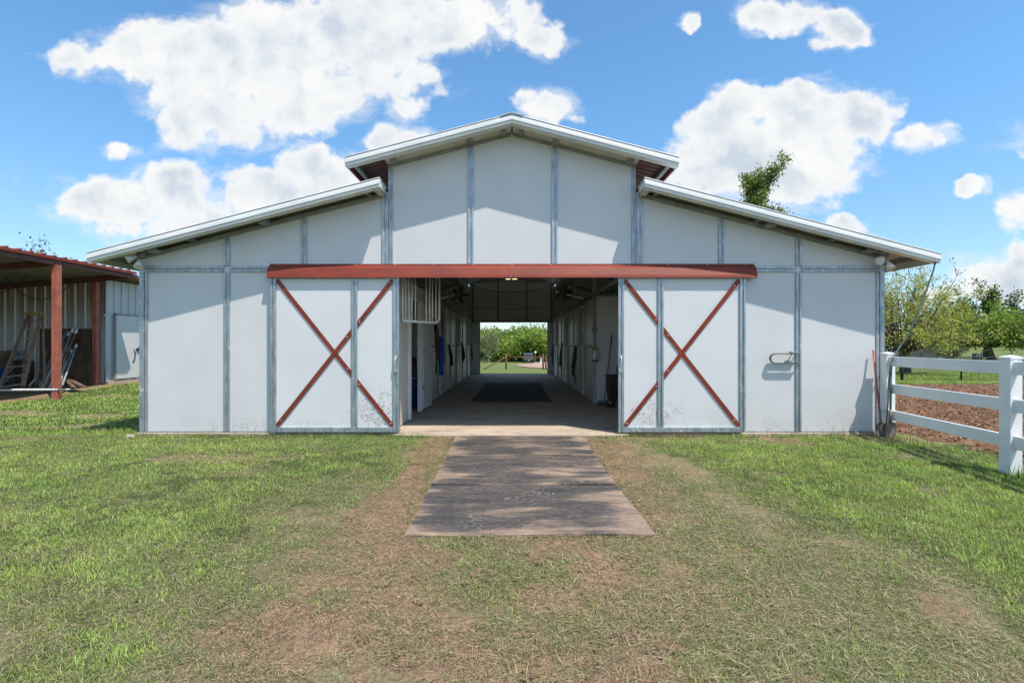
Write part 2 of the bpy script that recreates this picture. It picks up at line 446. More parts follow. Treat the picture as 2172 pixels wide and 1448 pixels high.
# far pasture: broad patches
s = t.new('ShaderNodeSeparateXYZ'); t.put(s.inputs[0], P)
far = t.ramp(s.outputs[1], 9, 24)
fg = t.mix(t.ramp(t.noise(P, 0.22, 6, 0.7), 0.35, 0.65), (0.125, 0.165, 0.045), (0.165, 0.185, 0.065))
fg = t.mix(t.ramp(t.noise(t.scale(P, (3, 0.6, 1)), 2.2, 4, 0.8), 0.4, 0.7, 0, .45), fg, (0.06, 0.10, 0.025))
c = t.mix(far, c, fg)
t.put(b.inputs['Base Color'], c)
bump(t, b, t.math('ADD', t.noise(P, 18, 6, 0.7), t.math('MULTIPLY', t.noise(P, 70, 4, 0.7), 0.5)), 1.0, 0.035)
M['ground'] = m

m, t, b = mat('paddock_soil', 0.95, 0, 0.1)
P = objco(t)
c = t.mix(t.ramp(t.noise(P, 7, 7, 0.75), 0.38, 0.62), (0.12, 0.066, 0.040), (0.25, 0.148, 0.092))
c = t.mix(t.ramp(t.noise(P, 45, 4, 0.8), 0.55, 0.75, 0, .7), c, (0.36, 0.25, 0.17))
t.put(b.inputs['Base Color'], c)
bump(t, b, t.noise(P, 30, 5, 0.75), 0.8, 0.03)
M['paddock'] = m
M['drive'] = simple('pink_gravel', (0.33, 0.20, 0.155), (0.40, 0.27, 0.21), .5, 0.9)


# ------------------------------------------------------------------ mesh helpers
def wloc(o):
    v = Vector((0, 0, 0))
    while o is not None:
        v += o.location
        o = o.parent
    return v


def tag(o, label=None, cat=None, group=None, kind=None):
    if label: o['label'] = label
    if cat: o['category'] = cat
    if group: o['group'] = group
    if kind: o['kind'] = kind
    return o


def empty(name, loc, label, cat, group=None):
    o = bpy.data.objects.new(name, None)
    o.empty_display_size = 0.2
    COL.objects.link(o)
    o.location = loc
    return tag(o, label, cat, group)


class MB:
    def __init__(s):
        s.v = []; s.f = []; s.smooth = set(); s.starts = []

    def add(s, vs, fs, smooth=False):
        o = len(s.v)
        s.starts.append((o, len(s.f)))
        s.v += [tuple(v) for v in vs]
        for f in fs:
            if smooth: s.smooth.add(len(s.f))
            s.f.append([i + o for i in f])
        return s

    def build_each(s, name, m, parent=None, bevel=0.0):
        out = []
        st = s.starts + [(len(s.v), len(s.f))]
        for (v0, f0), (v1, f1) in zip(st[:-1], st[1:]):
            q = MB(); q.v = s.v[v0:v1]; q.f = [[i - v0 for i in f] for f in s.f[f0:f1]]; q.smooth = {i - f0 for i in s.smooth if f0 <= i < f1}
            out.append(q.build(name, m, parent, bevel))
        return out

    def box(s, x0, x1, y0, y1, z0, z1):
        vs = [(x0, y0, z0), (x1, y0, z0), (x1, y1, z0), (x0, y1, z0), (x0, y0, z1), (x1, y0, z1), (x1, y1, z1), (x0, y1, z1)]
        return s.add(vs, [(0, 3, 2, 1), (4, 5, 6, 7), (0, 1, 5, 4), (1, 2, 6, 5), (2, 3, 7, 6), (3, 0, 4, 7)])

    def prism(s, poly, ext):
        """poly: list of 3D points, ext: extrusion vector"""
        n = len(poly)
        e = Vector(ext)
        vs = [tuple(p) for p in poly] + [tuple(Vector(p) + e) for p in poly]
        fs = [list(range(n))[::-1], list(range(n, 2 * n))] + [(i, (i + 1) % n, n + (i + 1) % n, n + i) for i in range(n)]
        return s.add(vs, fs)

    def bar(s, p0, p1, w, d, side=(0, 1, 0)):
        """box along p0->p1, thickness d along 'side' direction, width w across"""
        p0, p1 = Vector(p0), Vector(p1)
        ax = (p1 - p0).normalized()
        sd_ = Vector(side); sd_ = (sd_ - ax * sd_.dot(ax)).normalized()
        w_ = ax.cross(sd_)
        vs = []
        for p in (p0, p1):
            for (a, c) in ((-1, -1), (1, -1), (1, 1), (-1, 1)):
                vs.append(p + w_ * (a * w / 2) + sd_ * (c * d / 2))
        return s.add(vs, [(0, 3, 2, 1), (4, 5, 6, 7), (0, 1, 5, 4), (1, 2, 6, 5), (2, 3, 7, 6), (3, 0, 4, 7)])

    def tube(s, pts, r, n=8, caps=True):
        pts = [Vector(p) for p in pts]
        rs = r if isinstance(r, (list, tuple)) else [r] * len(pts)
        vs = []; fs = []
        prev = None
        for i, p in enumerate(pts):
            a = (pts[min(i + 1, len(pts) - 1)] - pts[max(i - 1, 0)]).normalized()
            if prev is None:
                u = a.orthogonal().normalized()
            else:
                u = (prev - a * prev.dot(a)).normalized()
            prev = u
            w = a.cross(u)
            for k in range(n):
                an = 2 * math.pi * k / n
                vs.append(p + (u * math.cos(an) + w * math.sin(an)) * rs[i])
        for i in range(len(pts) - 1):
            for k in range(n):
                fs.append((i * n + k, i * n + (k + 1) % n, (i + 1) * n + (k + 1) % n, (i + 1) * n + k))
        s.add(vs, fs, True)
        if caps:
            o = len(s.v) - len(vs)
            s.f.append([o + k for k in range(n)][::-1]); s.f.append([o + (len(pts) - 1) * n + k for k in range(n)])
        return s

    def lathe(s, prof, c, n=24, axis='z'):
        """prof: (r, h) list from bottom up, about vertical axis through c"""
        vs = []; fs = []
        for (r, h) in prof:
            for k in range(n):
                a = 2 * math.pi * k / n
                if axis == 'z': vs.append((c[0] + r * math.cos(a), c[1] + r * math.sin(a), c[2] + h))
                elif axis == 'y': vs.append((c[0] + r * math.cos(a), c[1] + h, c[2] + r * math.sin(a)))
                else: vs.append((c[0] + h, c[1] + r * math.cos(a), c[2] + r * math.sin(a)))
        for i in range(len(prof) - 1):
            for k in range(n):
                fs.append((i * n + k, i * n + (k + 1) % n, (i + 1) * n + (k + 1) % n, (i + 1) * n + k))
        return s.add(vs, fs, True)

    def build(s, name, m, parent=None, bevel=0.0, loc=None):
        me = bpy.data.meshes.new(name)
        off = wloc(parent) if parent else Vector((0, 0, 0))
        if loc is not None: off = Vector(loc)
        me.from_pydata([(v[0] - off.x, v[1] - off.y, v[2] - off.z) for v in s.v], [], s.f)
        for i in s.smooth:
            me.polygons[i].use_smooth = True
        me.materials.append(m)
        me.update()
        o = bpy.data.objects.new(name, me)
        COL.objects.link(o)
        if parent: o.parent = parent
        elif loc is not None: o.location = loc
        if bevel:
            bv = o.modifiers.new('bevel', 'BEVEL'); bv.width = bevel; bv.segments = 2; bv.limit_method = 'ANGLE'; bv.angle_limit = R(40)
        return o


def grid_mesh(name, V, F_, m, attrs=None, smooth=True):
    """V (n,3) array, F_ (k,4) int array"""
    me = bpy.data.meshes.new(name)
    n = len(V); k = len(F_); w = F_.shape[1]
    me.vertices.add(n); me.vertices.foreach_set('co', V.astype(np.float32).ravel())
    me.loops.add(k * w); me.loops.foreach_set('vertex_index', F_.astype(np.int32).ravel())
    me.polygons.add(k)
    me.polygons.foreach_set('loop_start', np.arange(0, k * w, w, dtype=np.int32))
    me.polygons.foreach_set('loop_total', np.full(k, w, dtype=np.int32))
    me.polygons.foreach_set('use_smooth', np.full(k, smooth, dtype=bool))
    me.update(calc_edges=True)
    for an, (tp, arr) in (attrs or {}).items():
        at = me.attributes.new(an, tp, 'POINT')
        at.data.foreach_set('color' if tp == 'FLOAT_COLOR' else 'value', arr.astype(np.float32).ravel())
    me.materials.append(m)
    o = bpy.data.objects.new(name, me)
    COL.objects.link(o)
    return o


def vnoise(x, y, seed=0):
    xi = np.floor(x).astype(np.int64); yi = np.floor(y).astype(np.int64)
    xf = x - xi; yf = y - yi
    xf = xf * xf * (3 - 2 * xf); yf = yf * yf * (3 - 2 * yf)

    def h(a, c):
        n = (a * 374761393 + c * 668265263 + seed * 1442695041) & 0x7fffffff
        n = ((n ^ (n >> 13)) * 1274126177) & 0x7fffffff
        n = (n ^ (n >> 16)) & 0xffff
        return n / 65535.0
    return (h(xi, yi) * (1 - xf) + h(xi + 1, yi) * xf) * (1 - yf) + (h(xi, yi + 1) * (1 - xf) + h(xi + 1, yi + 1) * xf) * yf


def fbm(x, y, sc, oct=4, seed=0, gain=0.5):
    a = 1; s_ = 0; tot = 0
    for i in range(oct):
        s_ = s_ + a * vnoise(x * sc + 17.3 * i, y * sc - 9.1 * i, seed + i)
        tot += a; a *= gain; sc *= 2.03
    return s_ / tot


def sst(a, b_, x):
    u = np.clip((x - a) / (b_ - a), 0, 1)
    return u * u * (3 - 2 * u)


def P3(px, py, Y):
    """photo pixel -> point at depth Y (used to work out real coordinates)"""
    return ((px - 1086) / F * Y, Y, CZ - (py - 729) / F * Y)


# ------------------------------------------------------------------ terrain
def gz(x, y):
    x = np.asarray(x, float); y = np.asarray(y, float)
    front = -0.035 - 0.012 * np.clip(7.4 - y, 0, 8)
    front = front + 0.02 * sst(3.5, 5.5, x) * sst(3, 6, y)
    k = 1 - 0.60 * sst(10, 30, x)
    back = -0.040 * np.clip(y - 23, 0, 22) - 0.029 * np.clip(y - 45, 0, 65)
    back = back * k
    shed = 0.14 * sst(-9, -12, x) * sst(12.6, 15.6, y)
    padx = -0.03 * sst(6, 9, np.abs(x))
    return front + back + shed + padx


def cover(x, y):
    """1 lush green, 0 bare soil"""
    x = np.asarray(x, float); y = np.asarray(y, float)
    wob = (fbm(x, y, 0.9, 4, 3) - 0.5) * 1.6
    lb = np.interp(y, [2, 2.6, 3.2, 4.0, 4.7, 6, 7.4], [-2.9, -2.6, -2.1, -1.75, -1.65, -1.3, -1.0])
    rb = np.interp(y, [2, 2.6, 3.6, 4.6, 6.5, 7.4], [2.3, 2.3, 2.15, 2.1, 1.85, 1.9])
    L = sst(1.1, -0.8, x - lb + wob * 0.9)
    Rr = sst(-0.6, 0.7, x - rb + wob * 0.9)
    mid = 0.22 + 1.0 * (fbm(x, y, 2.2, 5, 9, .65) - 0.40)
    mid = np.maximum(mid, .36 * sst(1.3, 1.7, x))
    mid = mid - 0.02 + 0.12 * sst(0.6, 1.5, x) + 0.34 * sst(-1.1, -1.9, x)
    c = np.maximum(np.maximum(L, Rr) * 0.95, mid)
    # bare strip along mats
    bare = np.exp(-((np.abs(x) - 1.02) / 0.16) ** 2) * sst(3.3, 4.2, y) * sst(7.7, 7.2, y)
    c = c * (1 - 0.75 * bare * (0.4 + fbm(x, y, 2.2, 3, 21)))
    for (bx, by, rx, ry, st_) in ((-.88, 2.46, .62, .34, 1), (-.72, 3.2, .42, .35, .8), (.53, 3.12, .22, .2, .9), (.2, 2.9, .22, .2, .7), (-1.2, 2.55, .3, .2, .7), (.6, 2.42, .2, .14, .9),
                             (.5, 2.18, .22, .12, .9), (-.1, 2.3, .5, .25, .6), (-1.05, 5.3, .14, .9, .9), (-1.2, 4.3, .16, .6, .9), (1.27, 6.5, .28, .6, .9), (1.25, 5.5, .2, .5, .8), (1.22, 4.6, .14, .5, .7), (-.55, 3.45, .3, .15, .6)):
        q = ((x - bx) / rx) ** 2 + ((y - by) / ry) ** 2
        c = c * (1 - .9 * st_ * sst(1.2, .2, q + 2.4 * (fbm(x, y, 4, 5, 57, .7) - .5)))
    # worn strip along right wall and patchy places
    worn = sst(6.5, 7.1, y) * sst(1.5, 2.2, x) * sst(8, 7.6, y)
    c = c * (1 - 0.65 * worn * sst(0.42, 0.6, fbm(x, y, 1.3, 4, 31)))
    worn2 = sst(0.60, 0.72, fbm(x * 0.7, y * 1.5, 1.1, 4, 41)) * sst(2.2, 3.2, np.abs(x)) * sst(4.0, 5.0, y)
    c = c * (1 - 0.5 * worn2)
    # tan wheel tracks towards the shed
    for (yc, w_) in ((10.2, .35), (7.35, .25), (5.5, .08)):
        tr = np.exp(-((y - yc - 0.12 * np.sin(x)) / w_) ** 2) * sst(-5.6, -6.5, x)
        c = c * (1 - 0.7 * tr * sst(0.35, 0.6, fbm(x, y, 0.9, 4, 51)))
    c = c * (0.75 + 0.5 * fbm(x, y, 2.6, 3, 61))
    # dirt under the shed roof
    sh = sst(-11.7, -12.0, x) * sst(7, 8, y) * sst(60, 20, y)
    c = c * (1 - sh)
    return np.clip(c, 0, 1)


def axis(dense0, dense1, step, lo, hi, g=1.09):
    a = list(np.arange(dense0, dense1 + 1e-6, step))
    s_ = step; p = a[-1]
    while p < hi:
        s_ *= g; p += s_; a.append(min(p, hi))
    s_ = step; p = a[0]; pre = []
    while p > lo:
        s_ *= g; p -= s_; pre.append(max(p, lo))
    return np.array(pre[::-1] + a)


gx = axis(-7.0, 6.2, 0.026, -900, 900)
gy = axis(1.6, 8.0, 0.026, -60, 1400, 1.07)
X, Y = np.meshgrid(gx, gy)
Z = gz(X, Y)
near = sst(14, 8, np.hypot(X * 0.8, Y - 3))
rough_ = (fbm(X, Y, 5, 5, 71, 0.6) - 0.5) * 0.05 + (fbm(X, Y, 1.2, 3, 75) - 0.5) * 0.05
# hoof prints and ruts in the worn foreground
hp = sst(0.66, 0.80, fbm(X, Y, 6.5, 2, 77)) * -0.035 * sst(5.2, 4.0, Y)
rut = -0.03 * np.exp(-((X - 1.0 - 0.45 * (3.6 - Y)) / 0.035) ** 2) * sst(0.4, 0.6, fbm(X, Y, 2.5, 3, 79)) * sst(3.6, 3.2, Y)
Z = Z + near * (rough_ + hp + rut)
flat = ((X > -.88) & (X < 1.12) & (Y > 3.6) & (Y < 7.7))
Z = np.where(flat, np.minimum(Z, gz(X, Y) - 0.004), Z)
under = (np.abs(X) < 5.6) & (Y > 7.46) & (Y < 22.6)
Z = np.where(under, -0.12, Z)
ny, nx = X.shape
idx = np.arange(ny * nx).reshape(ny, nx)
Fq = np.stack([idx[:-1, :-1], idx[:-1, 1:], idx[1:, 1:], idx[1:, :-1]], -1).reshape(-1, 4)
Vg = np.stack([X, Y, Z], -1).reshape(-1, 3)
ground = grid_mesh('ground', Vg, Fq, M['ground'], {'cover': ('FLOAT', cover(X, Y))})
ground['kind'] = 'structure'

# ---- paddock sheet
px_ = np.arange(5.62, 34, 0.055); py_ = axis(3.5, 16.9, 0.055, 3.4, 17.1)
X, Y = np.meshgrid(px_, py_)
XX = X + 0.0
edge = np.minimum(np.minimum(sst(5.6, 6.2, X), sst(17.1, 16.3, Y)), 1)
Zp = gz(X, Y) - 0.02 + edge * (0.035 + 0.10 * (fbm(X, Y, 3.0, 5, 81, 0.65) - 0.35) + 0.05 * sst(.5, .7, fbm(X, Y, 9, 3, 85)))
ny, nx = X.shape
idx = np.arange(ny * nx).reshape(ny, nx)
Fq = np.stack([idx[:-1, :-1], idx[:-1, 1:], idx[1:, 1:], idx[1:, :-1]], -1).reshape(-1, 4)
pad = grid_mesh('paddock', np.stack([X, Y, Zp], -1).reshape(-1, 3), Fq, M['paddock'])
pad['kind'] = 'structure'


# ---- blades
def blades(x, y, z, length, width, lean, az, col, name, label, arch=0.25):
    n = len(x)
    d = np.stack([np.cos(az), np.sin(az)], -1)
    pr = np.stack([-d[:, 1], d[:, 0]], -1)
    hw = (width / 2)[:, None]
    up = np.cos(lean); out = np.sin(lean)
    V = np.zeros((n, 5, 3))
    base = np.stack([x, y, z - 0.004], -1)
    mid = base.copy(); mid[:, :2] += d * (length * out * 0.38)[:, None]; mid[:, 2] += length * (arch + (1 - arch) * up) * 0.55
    tip = base.copy(); tip[:, :2] += d * (length * out)[:, None]; tip[:, 2] += length * up
    V[:, 0, :] = base; V[:, 0, :2] -= pr * hw
    V[:, 1, :] = base; V[:, 1, :2] += pr * hw
    V[:, 2, :] = mid; V[:, 2, :2] += pr * hw * 0.8
    V[:, 3, :] = mid; V[:, 3, :2] -= pr * hw * 0.8
    V[:, 4, :] = tip
    i0 = np.arange(n)[:, None] * 5
    T = np.concatenate([i0 + [0, 1, 2], i0 + [0, 2, 3], i0 + [3, 2, 4]], 0).reshape(-1, 3)
    C4 = np.concatenate([np.repeat(col[:, None, :], 5, 1), np.ones((n, 5, 1))], -1)
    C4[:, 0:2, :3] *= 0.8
    o = grid_mesh(name, V.reshape(-1, 3), T, M['blade'], {'col': ('FLOAT_COLOR', C4.reshape(-1, 4))}, False)
    return tag(o, label, 'grass', None, 'stuff')


def blocked(x, y):
    b1 = (np.abs(x) < 5.5) & (y > 7.45)
    b2 = (x > -.80) & (x < 1.03) & (y > 3.70)
    b3 = (x > 5.62) & (y < 17)
    b4 = (x < -11.9) & (y > 8)
    return b1 | b2 | b3 | b4


def sample(n, y0, y1, p=1.0, xl=1.08, xmin=-99, xmax=99):
    """points in the view wedge, denser near"""
    u = rng.random(n)
    a, c = y0 ** p, y1 ** p
    y = (a + (c - a) * u) ** (1 / p)
    x = (rng.random(n) * 2 - 1) * xl * y + (rng.random(n) - .5) * 0.6
    k = (x > xmin) & (x < xmax)
    return x[k], y[k]


GREEN = np.array([[0.125, 0.208, 0.036], [0.172, 0.262, 0.050], [0.228, 0.305, 0.075], [0.085, 0.155, 0.038], [0.300, 0.320, 0.115]])
DRY = np.array([[0.40, 0.335, 0.19], [0.30, 0.25, 0.14], [0.215, 0.205, 0.105], [0.50, 0.43, 0.27], [0.17, 0.175, 0.085]])

# standing green grass, clumped
x, y = sample(1000000, 1.9, 7.9, 1.35)
c = cover(x, y)
clump = fbm(x, y, 9, 3, 91, 0.7)
keep = (rng.random(len(x)) < np.clip((c - 0.14) * 1.3, 0.02, 1) * sst(0.34, 0.58, clump + 0.22 * c)) & ~blocked(x, y)
x, y, c, clump = x[keep], y[keep], c[keep], clump[keep]
n = len(x)
tall = sst(1.5, 3.5, x)
ln = (0.014 + 0.034 * rng.random(n) ** 1.5) * (0.6 + 0.7 * c) * (0.42 + 0.85 * clump) * (1 + 0.45 * tall)
ci = rng.choice(5, n, p=[.28, .30, .2, .14, .08])
pat = fbm(x, y, 1.3, 4, 95, .6)[:, None]; pat2 = fbm(x, y, 3.7, 4, 97, .6)[:, None]
col = GREEN[ci] * (0.45 + 1.1 * pat2) * (0.8 + .4 * rng.random(n))[:, None]
col = col * (1 + (pat - .5) * np.array([.85, .35, .7])) * np.array([1.52, 1.52, 1.35]) + 0.008
yel = (rng.random(n) < (0.20 + 0.35 * (1 - c)))
col[yel] = DRY[rng.integers(0, 5, yel.sum())] * 0.8
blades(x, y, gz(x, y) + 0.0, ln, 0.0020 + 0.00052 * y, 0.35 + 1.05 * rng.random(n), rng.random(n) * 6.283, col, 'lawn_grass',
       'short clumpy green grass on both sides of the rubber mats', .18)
# mown clippings and straw lying flat
x, y = sample(900000, 1.85, 7.6, 1.3)
c = cover(x, y)
pt = fbm(x, y, 3.2, 4, 101, 0.6)
clipz = sst(0.2, 1.2, x + 0.6 * (fbm(x, y, 1, 3, 103) - .5)) * sst(3.2, 2.2, x) * sst(6.0, 4.0, y)
dens = (0.30 + 0.55 * sst(.42, .58, pt)) * sst(0.0, .25, c + .10) + 0.6 * clipz * sst(.30, .55, pt)
keep = (rng.random(len(x)) < dens) & ~blocked(x, y)
x, y, c, clipz = x[keep], y[keep], c[keep], clipz[keep]
n = len(x)
ln = 0.010 + 0.055 * rng.random(n) ** 3
ci = rng.choice(5, n, p=[.2, .22, .24, .1, .24])
col = DRY[ci] * (0.85 + 0.7 * rng.random(n))[:, None]
gg = rng.random(n) < 0.30
col[gg] = np.array([0.15, 0.175, 0.085]) * (0.6 + .8 * rng.random(gg.sum()))[:, None]
blades(x, y, gz(x, y) + 0.006 + 0.012 * rng.random(n), ln, 0.0012 + 0.00048 * y, 1.33 + 0.22 * rng.random(n), rng.random(n) * 6.283, col,
       'dry_clippings', 'dry straw coloured clippings lying on the bare soil in front of the mats', .03)
# longer pale straws
x, y = sample(11000, 1.85, 4.6, 1.2)
keep = (rng.random(len(x)) < 0.12 + 0.8 * sst(-.3, 1.0, x) * sst(3.4, 2.4, x) + .25 * (np.abs(x) < 1.2)) & ~blocked(x, y)
x, y = x[keep], y[keep]; n = len(x)
ln = 0.04 + 0.09 * rng.random(n) ** 2
col = DRY[rng.choice(5, n, p=[.35, .2, .05, .35, .05])] * (0.8 + .5 * rng.random(n))[:, None]
blades(x, y, gz(x, y) + 0.012 + 0.018 * rng.random(n), ln, 0.0020 + 0.0004 * y, 1.45 + 0.11 * rng.random(n), rng.random(n) * 6.283, col,
       'loose_straw', 'longer pale straws scattered over the clippings near the camera', .02)
# hay litter on the concrete
n = 1500
x = np.where(rng.random(n) < .5, -1, 1) * (1.70 - 0.9 * rng.random(n) ** 2.5); y = 7.5 + 14 * rng.random(n) ** 1.3
col = DRY[rng.choice(5, n, p=[.4, .2, .1, .3, 0])] * .9
blades(x, y, np.full(n, .006) + .004 * rng.random(n), 0.03 + 0.07 * rng.random(n) ** 2, np.full(n, .006), 1.50 + 0.06 * rng.random(n), rng.random(n) * 6.283, col,
       'hay_litter', 'bits of hay scattered along the edges of the concrete aisle', 0)
# grass further out beside the barn
x, y = sample(420000, 7.4, 26, 1.0, 1.12)
c = cover(x, y)
keep = (rng.random(len(x)) < np.clip(c * 1.1, 0, 1)) & ~blocked(x, y) & ((np.abs(x) > 5.5) | (y > 22.4))
x, y, c = x[keep], y[keep], c[keep]
n = len(x)
ln = (0.02 + 0.045 * rng.random(n)) * (0.5 + .7 * c)
col = GREEN[rng.integers(0, 5, n)] * (0.5 + 1.0 * fbm(x, y, 1.9, 4, 98))[:, None] * (1.2 + .5 * rng.random(n))[:, None]
blades(x, y, gz(x, y), ln, 0.002 + 0.0009 * y, 0.35 + 0.9 * rng.random(n), rng.random(n) * 6.283, col, 'side_grass',
       'green grass growing beside the barn and behind it')
# straggly taller weeds: along the sill and the fence post
wx = []; wy = []
for (x0, x1, y0, y1, k) in ((-5.5, -1.7, 7.36, 7.43, 900), (1.6, 5.3, 7.36, 7.43, 700), (4.9, 5.3, 4.95, 5.2, 160), (5.0, 5.5, 6.2, 7.2, 300), (-4.6, -4.3, 7.3, 7.42, 120), (-1.75, -1.2, 7.3, 7.42, 200), (1.2, 1.9, 7.3, 7.42, 120), (-.85, -.79, 3.7, 7.3, 700), (1.00, 1.07, 3.7, 7.3, 500), (-.8, 1.06, 3.60, 3.70, 500)):
    wx.append(x0 + (x1 - x0) * rng.random(k)); wy.append(y0 + (y1 - y0) * rng.random(k))
x = np.concatenate(wx); y = np.concatenate(wy)
k_ = (np.abs(x) > 1.1) | (y > 7.29) | ((fbm(x, y, 3.5, 3, 151, .6) > .58) & (rng.random(len(x)) < .6))
x, y = x[k_], y[k_]; n = len(x)
ln = 0.03 + 0.07 * rng.random(n) ** 2 + 0.10 * (rng.random(n) < 0.04)
ln = np.where((np.abs(x) < 1.1) & (y < 7.29), ln * .55, ln)
ln = ln + np.where((x > 4.9) & (y < 5.3), 0.10 * rng.random(n), 0)
col = GREEN[rng.integers(0, 5, n)] * (0.7 + .5 * rng.random(n))[:, None]
mt = (np.abs(x) < 1.1) & (y < 7.29) & (rng.random(n) < .6); col[mt] = DRY[rng.integers(0, 5, mt.sum())]
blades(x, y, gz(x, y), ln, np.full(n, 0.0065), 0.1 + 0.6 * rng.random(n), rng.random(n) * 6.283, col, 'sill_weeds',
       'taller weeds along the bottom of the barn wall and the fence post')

# clods of soil on the worn ground (countless crumbs: one object)
cl = MB()


def clod(mb, x, y, z, r, seed):
    rr = random.Random(seed)
    vs = []
    for i in range(4):
        ph = -0.3 + i * 0.55
        for k in range(7):
            a = k / 7 * 6.283
            q = r * (0.65 + 0.6 * rr.random())
            vs.append((x + math.cos(a) * math.cos(ph) * q * 1.2, y + math.sin(a) * math.cos(ph) * q, z + math.sin(ph) * q * 0.7))
    fs = [(i * 7 + k, i * 7 + (k + 1) % 7, (i + 1) * 7 + (k + 1) % 7, (i + 1) * 7 + k) for i in range(3) for k in range(7)]
    fs.append([21 + k for k in range(7)])
    mb.add(vs, fs)


for k in range(420):
    y = 2.0 + 3.2 * random.random() ** 1.3
    x = (random.random() - 0.45) * 2.6 * y / 2.6
    if float(cover(x, y)) > 0.42 or blocked(np.array([x]), np.array([y]))[0]: continue
    clod(cl, x, y, float(gz(x, y)) + 0.0, 0.005 + 0.012 * random.random() ** 2, k)
for (px, py, r, cnt) in ((1350, 1350, .06, 9), (1395, 1372, .04, 6), (1270, 1205, .05, 4), (505, 1160, .03, 3), (1020, 1215, .05, 6), (1150, 1190, .04, 5), (640, 1372, .03, 3), (1385, 1385, .03, 3)):
    Yd = 1.40 * F / (py - 729); Xd = (px - 1086) / F * Yd
    for q in range(cnt):
        clod(cl, Xd + random.gauss(0, r), Yd + random.gauss(0, r * .6), float(gz(Xd, Yd)) + 0.004, 0.008 + 0.36 * r * random.random(), q * 7 + px)
tag(cl.build('soil_crumbs', simple('red_soil_clod', (0.25, 0.155, 0.10), (0.16, 0.10, 0.065), 30, 0.95, bs=.6)), 'small crumbs and clods of red brown soil on the worn ground', 'soil', None, 'stuff')
# fine crumbs, vectorised
def crumbs(x, y, z, r, col, name, label, cat):
    n = len(x)
    o_ = np.array([[1, 0, 0], [-1, 0, 0], [0, 1, 0], [0, -1, 0], [0, 0, .8], [0, 0, -.8]], float)
    V = o_[None] * r[:, None, None] * (0.5 + rng.random((n, 6, 1)) * .9)
    th = rng.random(n) * 6.283
    c_, s_ = np.cos(th)[:, None], np.sin(th)[:, None]
    vx = V[:, :, 0] * c_ - V[:, :, 1] * s_; vy = V[:, :, 0] * s_ + V[:, :, 1] * c_
    V = np.stack([vx + x[:, None], vy + y[:, None], V[:, :, 2] + z[:, None]], -1)
    T = np.array([[0, 2, 4], [2, 1, 4], [1, 3, 4], [3, 0, 4], [2, 0, 5], [1, 2, 5], [3, 1, 5], [0, 3, 5]])
    Fc = (np.arange(n)[:, None, None] * 6 + T[None]).reshape(-1, 3)
    C4 = np.concatenate([np.repeat(col[:, None, :], 6, 1), np.ones((n, 6, 1))], -1)
    o = grid_mesh(name, V.reshape(-1, 3), Fc, M['crumb'], {'col': ('FLOAT_COLOR', C4.reshape(-1, 4))}, False)
    return tag(o, label, cat, None, 'stuff')


m, t, b = mat('soil_crumb', 0.95, 0, 0.1)
a = t.new('ShaderNodeAttribute'); a.attribute_name = 'col'
t.put(b.inputs['Base Color'], a.outputs['Color'])
M['crumb'] = m
x, y = sample(70000, 1.85, 7.5, 1.15, .85)
c = cover(x, y)
keep = (rng.random(len(x)) < sst(.42, .08, c) * sst(.35, .6, fbm(x, y, 5, 3, 141) + .12)) & ~blocked(x, y)
x, y = x[keep], y[keep]; n = len(x)
SO = np.array([[.40, .26, .17], [.30, .19, .125], [.22, .14, .09], [.42, .29, .19]])
crumbs(x, y, gz(x, y) + .004 + .010 * rng.random(n), 0.0015 + 0.0050 * rng.random(n) ** 4 + .0002 * y, SO[rng.choice(4, n, p=[.3, .35, .3, .05])] * (.75 + .5 * rng.random(n))[:, None],
       'fine_crumbs', 'fine dry crumbs of tan and red soil on the trodden bare patches', 'soil')
x = 5.7 + 13 * rng.random(60000); y = 4.5 + 12.3 * rng.random(60000)
keep = (x / y < 1.1) & (x / y > .5); x, y = x[keep], y[keep]; n = len(x)
ed2 = np.minimum(sst(5.6, 6.2, x), sst(17.1, 16.3, y))
zz = gz(x, y) - 0.02 + ed2 * (0.035 + 0.10 * (fbm(x, y, 3.0, 5, 81, 0.65) - 0.35) + 0.05 * sst(.5, .7, fbm(x, y, 9, 3, 85)))
MU = np.array([[.25, .14, .088], [.165, .092, .058], [.09, .055, .036], [.36, .25, .17]])
crumbs(x, y, zz + .012, 0.006 + 0.018 * rng.random(n) ** 2, MU[rng.choice(4, n, p=[.35, .3, .2, .15])] * (.8 + .4 * rng.random(n))[:, None],
       'paddock_crumbs', 'loose brown crumbs and chips covering the paddock behind the white fence', 'mulch')
# chips on the paddock
cp = MB()
for k in range(900):
    y = 5 + 11.5 * random.random(); x = 5.75 + (0.25 + 1.05 * random.random()) * y * 0.9 - 0.3
    if x < 5.8 or x > 20: continue
    clod(cp, x, y, float(gz(x, y)) + 0.03 + 0.04 * random.random(), 0.015 + 0.035 * random.random() ** 2, k)
tag(cp.build('mulch_chips', simple('brown_mulch', (0.22, 0.12, 0.075), (0.10, 0.055, 0.034), 7, 0.95, lo=.4, hi=.6)), 'brown wood chips and clods over the paddock soil', 'mulch', None, 'stuff')

# ------------------------------------------------------------------ concrete floor of the barn
fl = MB()
fl.box(-5.56, 5.56, 7.56, 22.45, -0.16, 0.0)
fl.box(-1.72, 1.70, 7.42, 7.56, -0.16, -0.003)
fo = fl.build('floor', M['concrete'], None, 0.008)
fo['kind'] = 'structure'

# ------------------------------------------------------------------ BARN
YF = 7.22           # rake fascia plane
YW = 7.60           # front wall face
YB = 22.25          # back wall
YR = 22.75          # back rake
SL = 0.257


def zw(x): return 3.645 - SL * (abs(x) - 1.854)      # wing roof top


def zm(x): return 4.541 - 0.260 * abs(x)             # monitor roof top


barn = empty('barn', (0, YW, 0), 'large white panelled horse barn with a raised centre aisle, white roof edges and red header', 'barn')
TH = 0.10


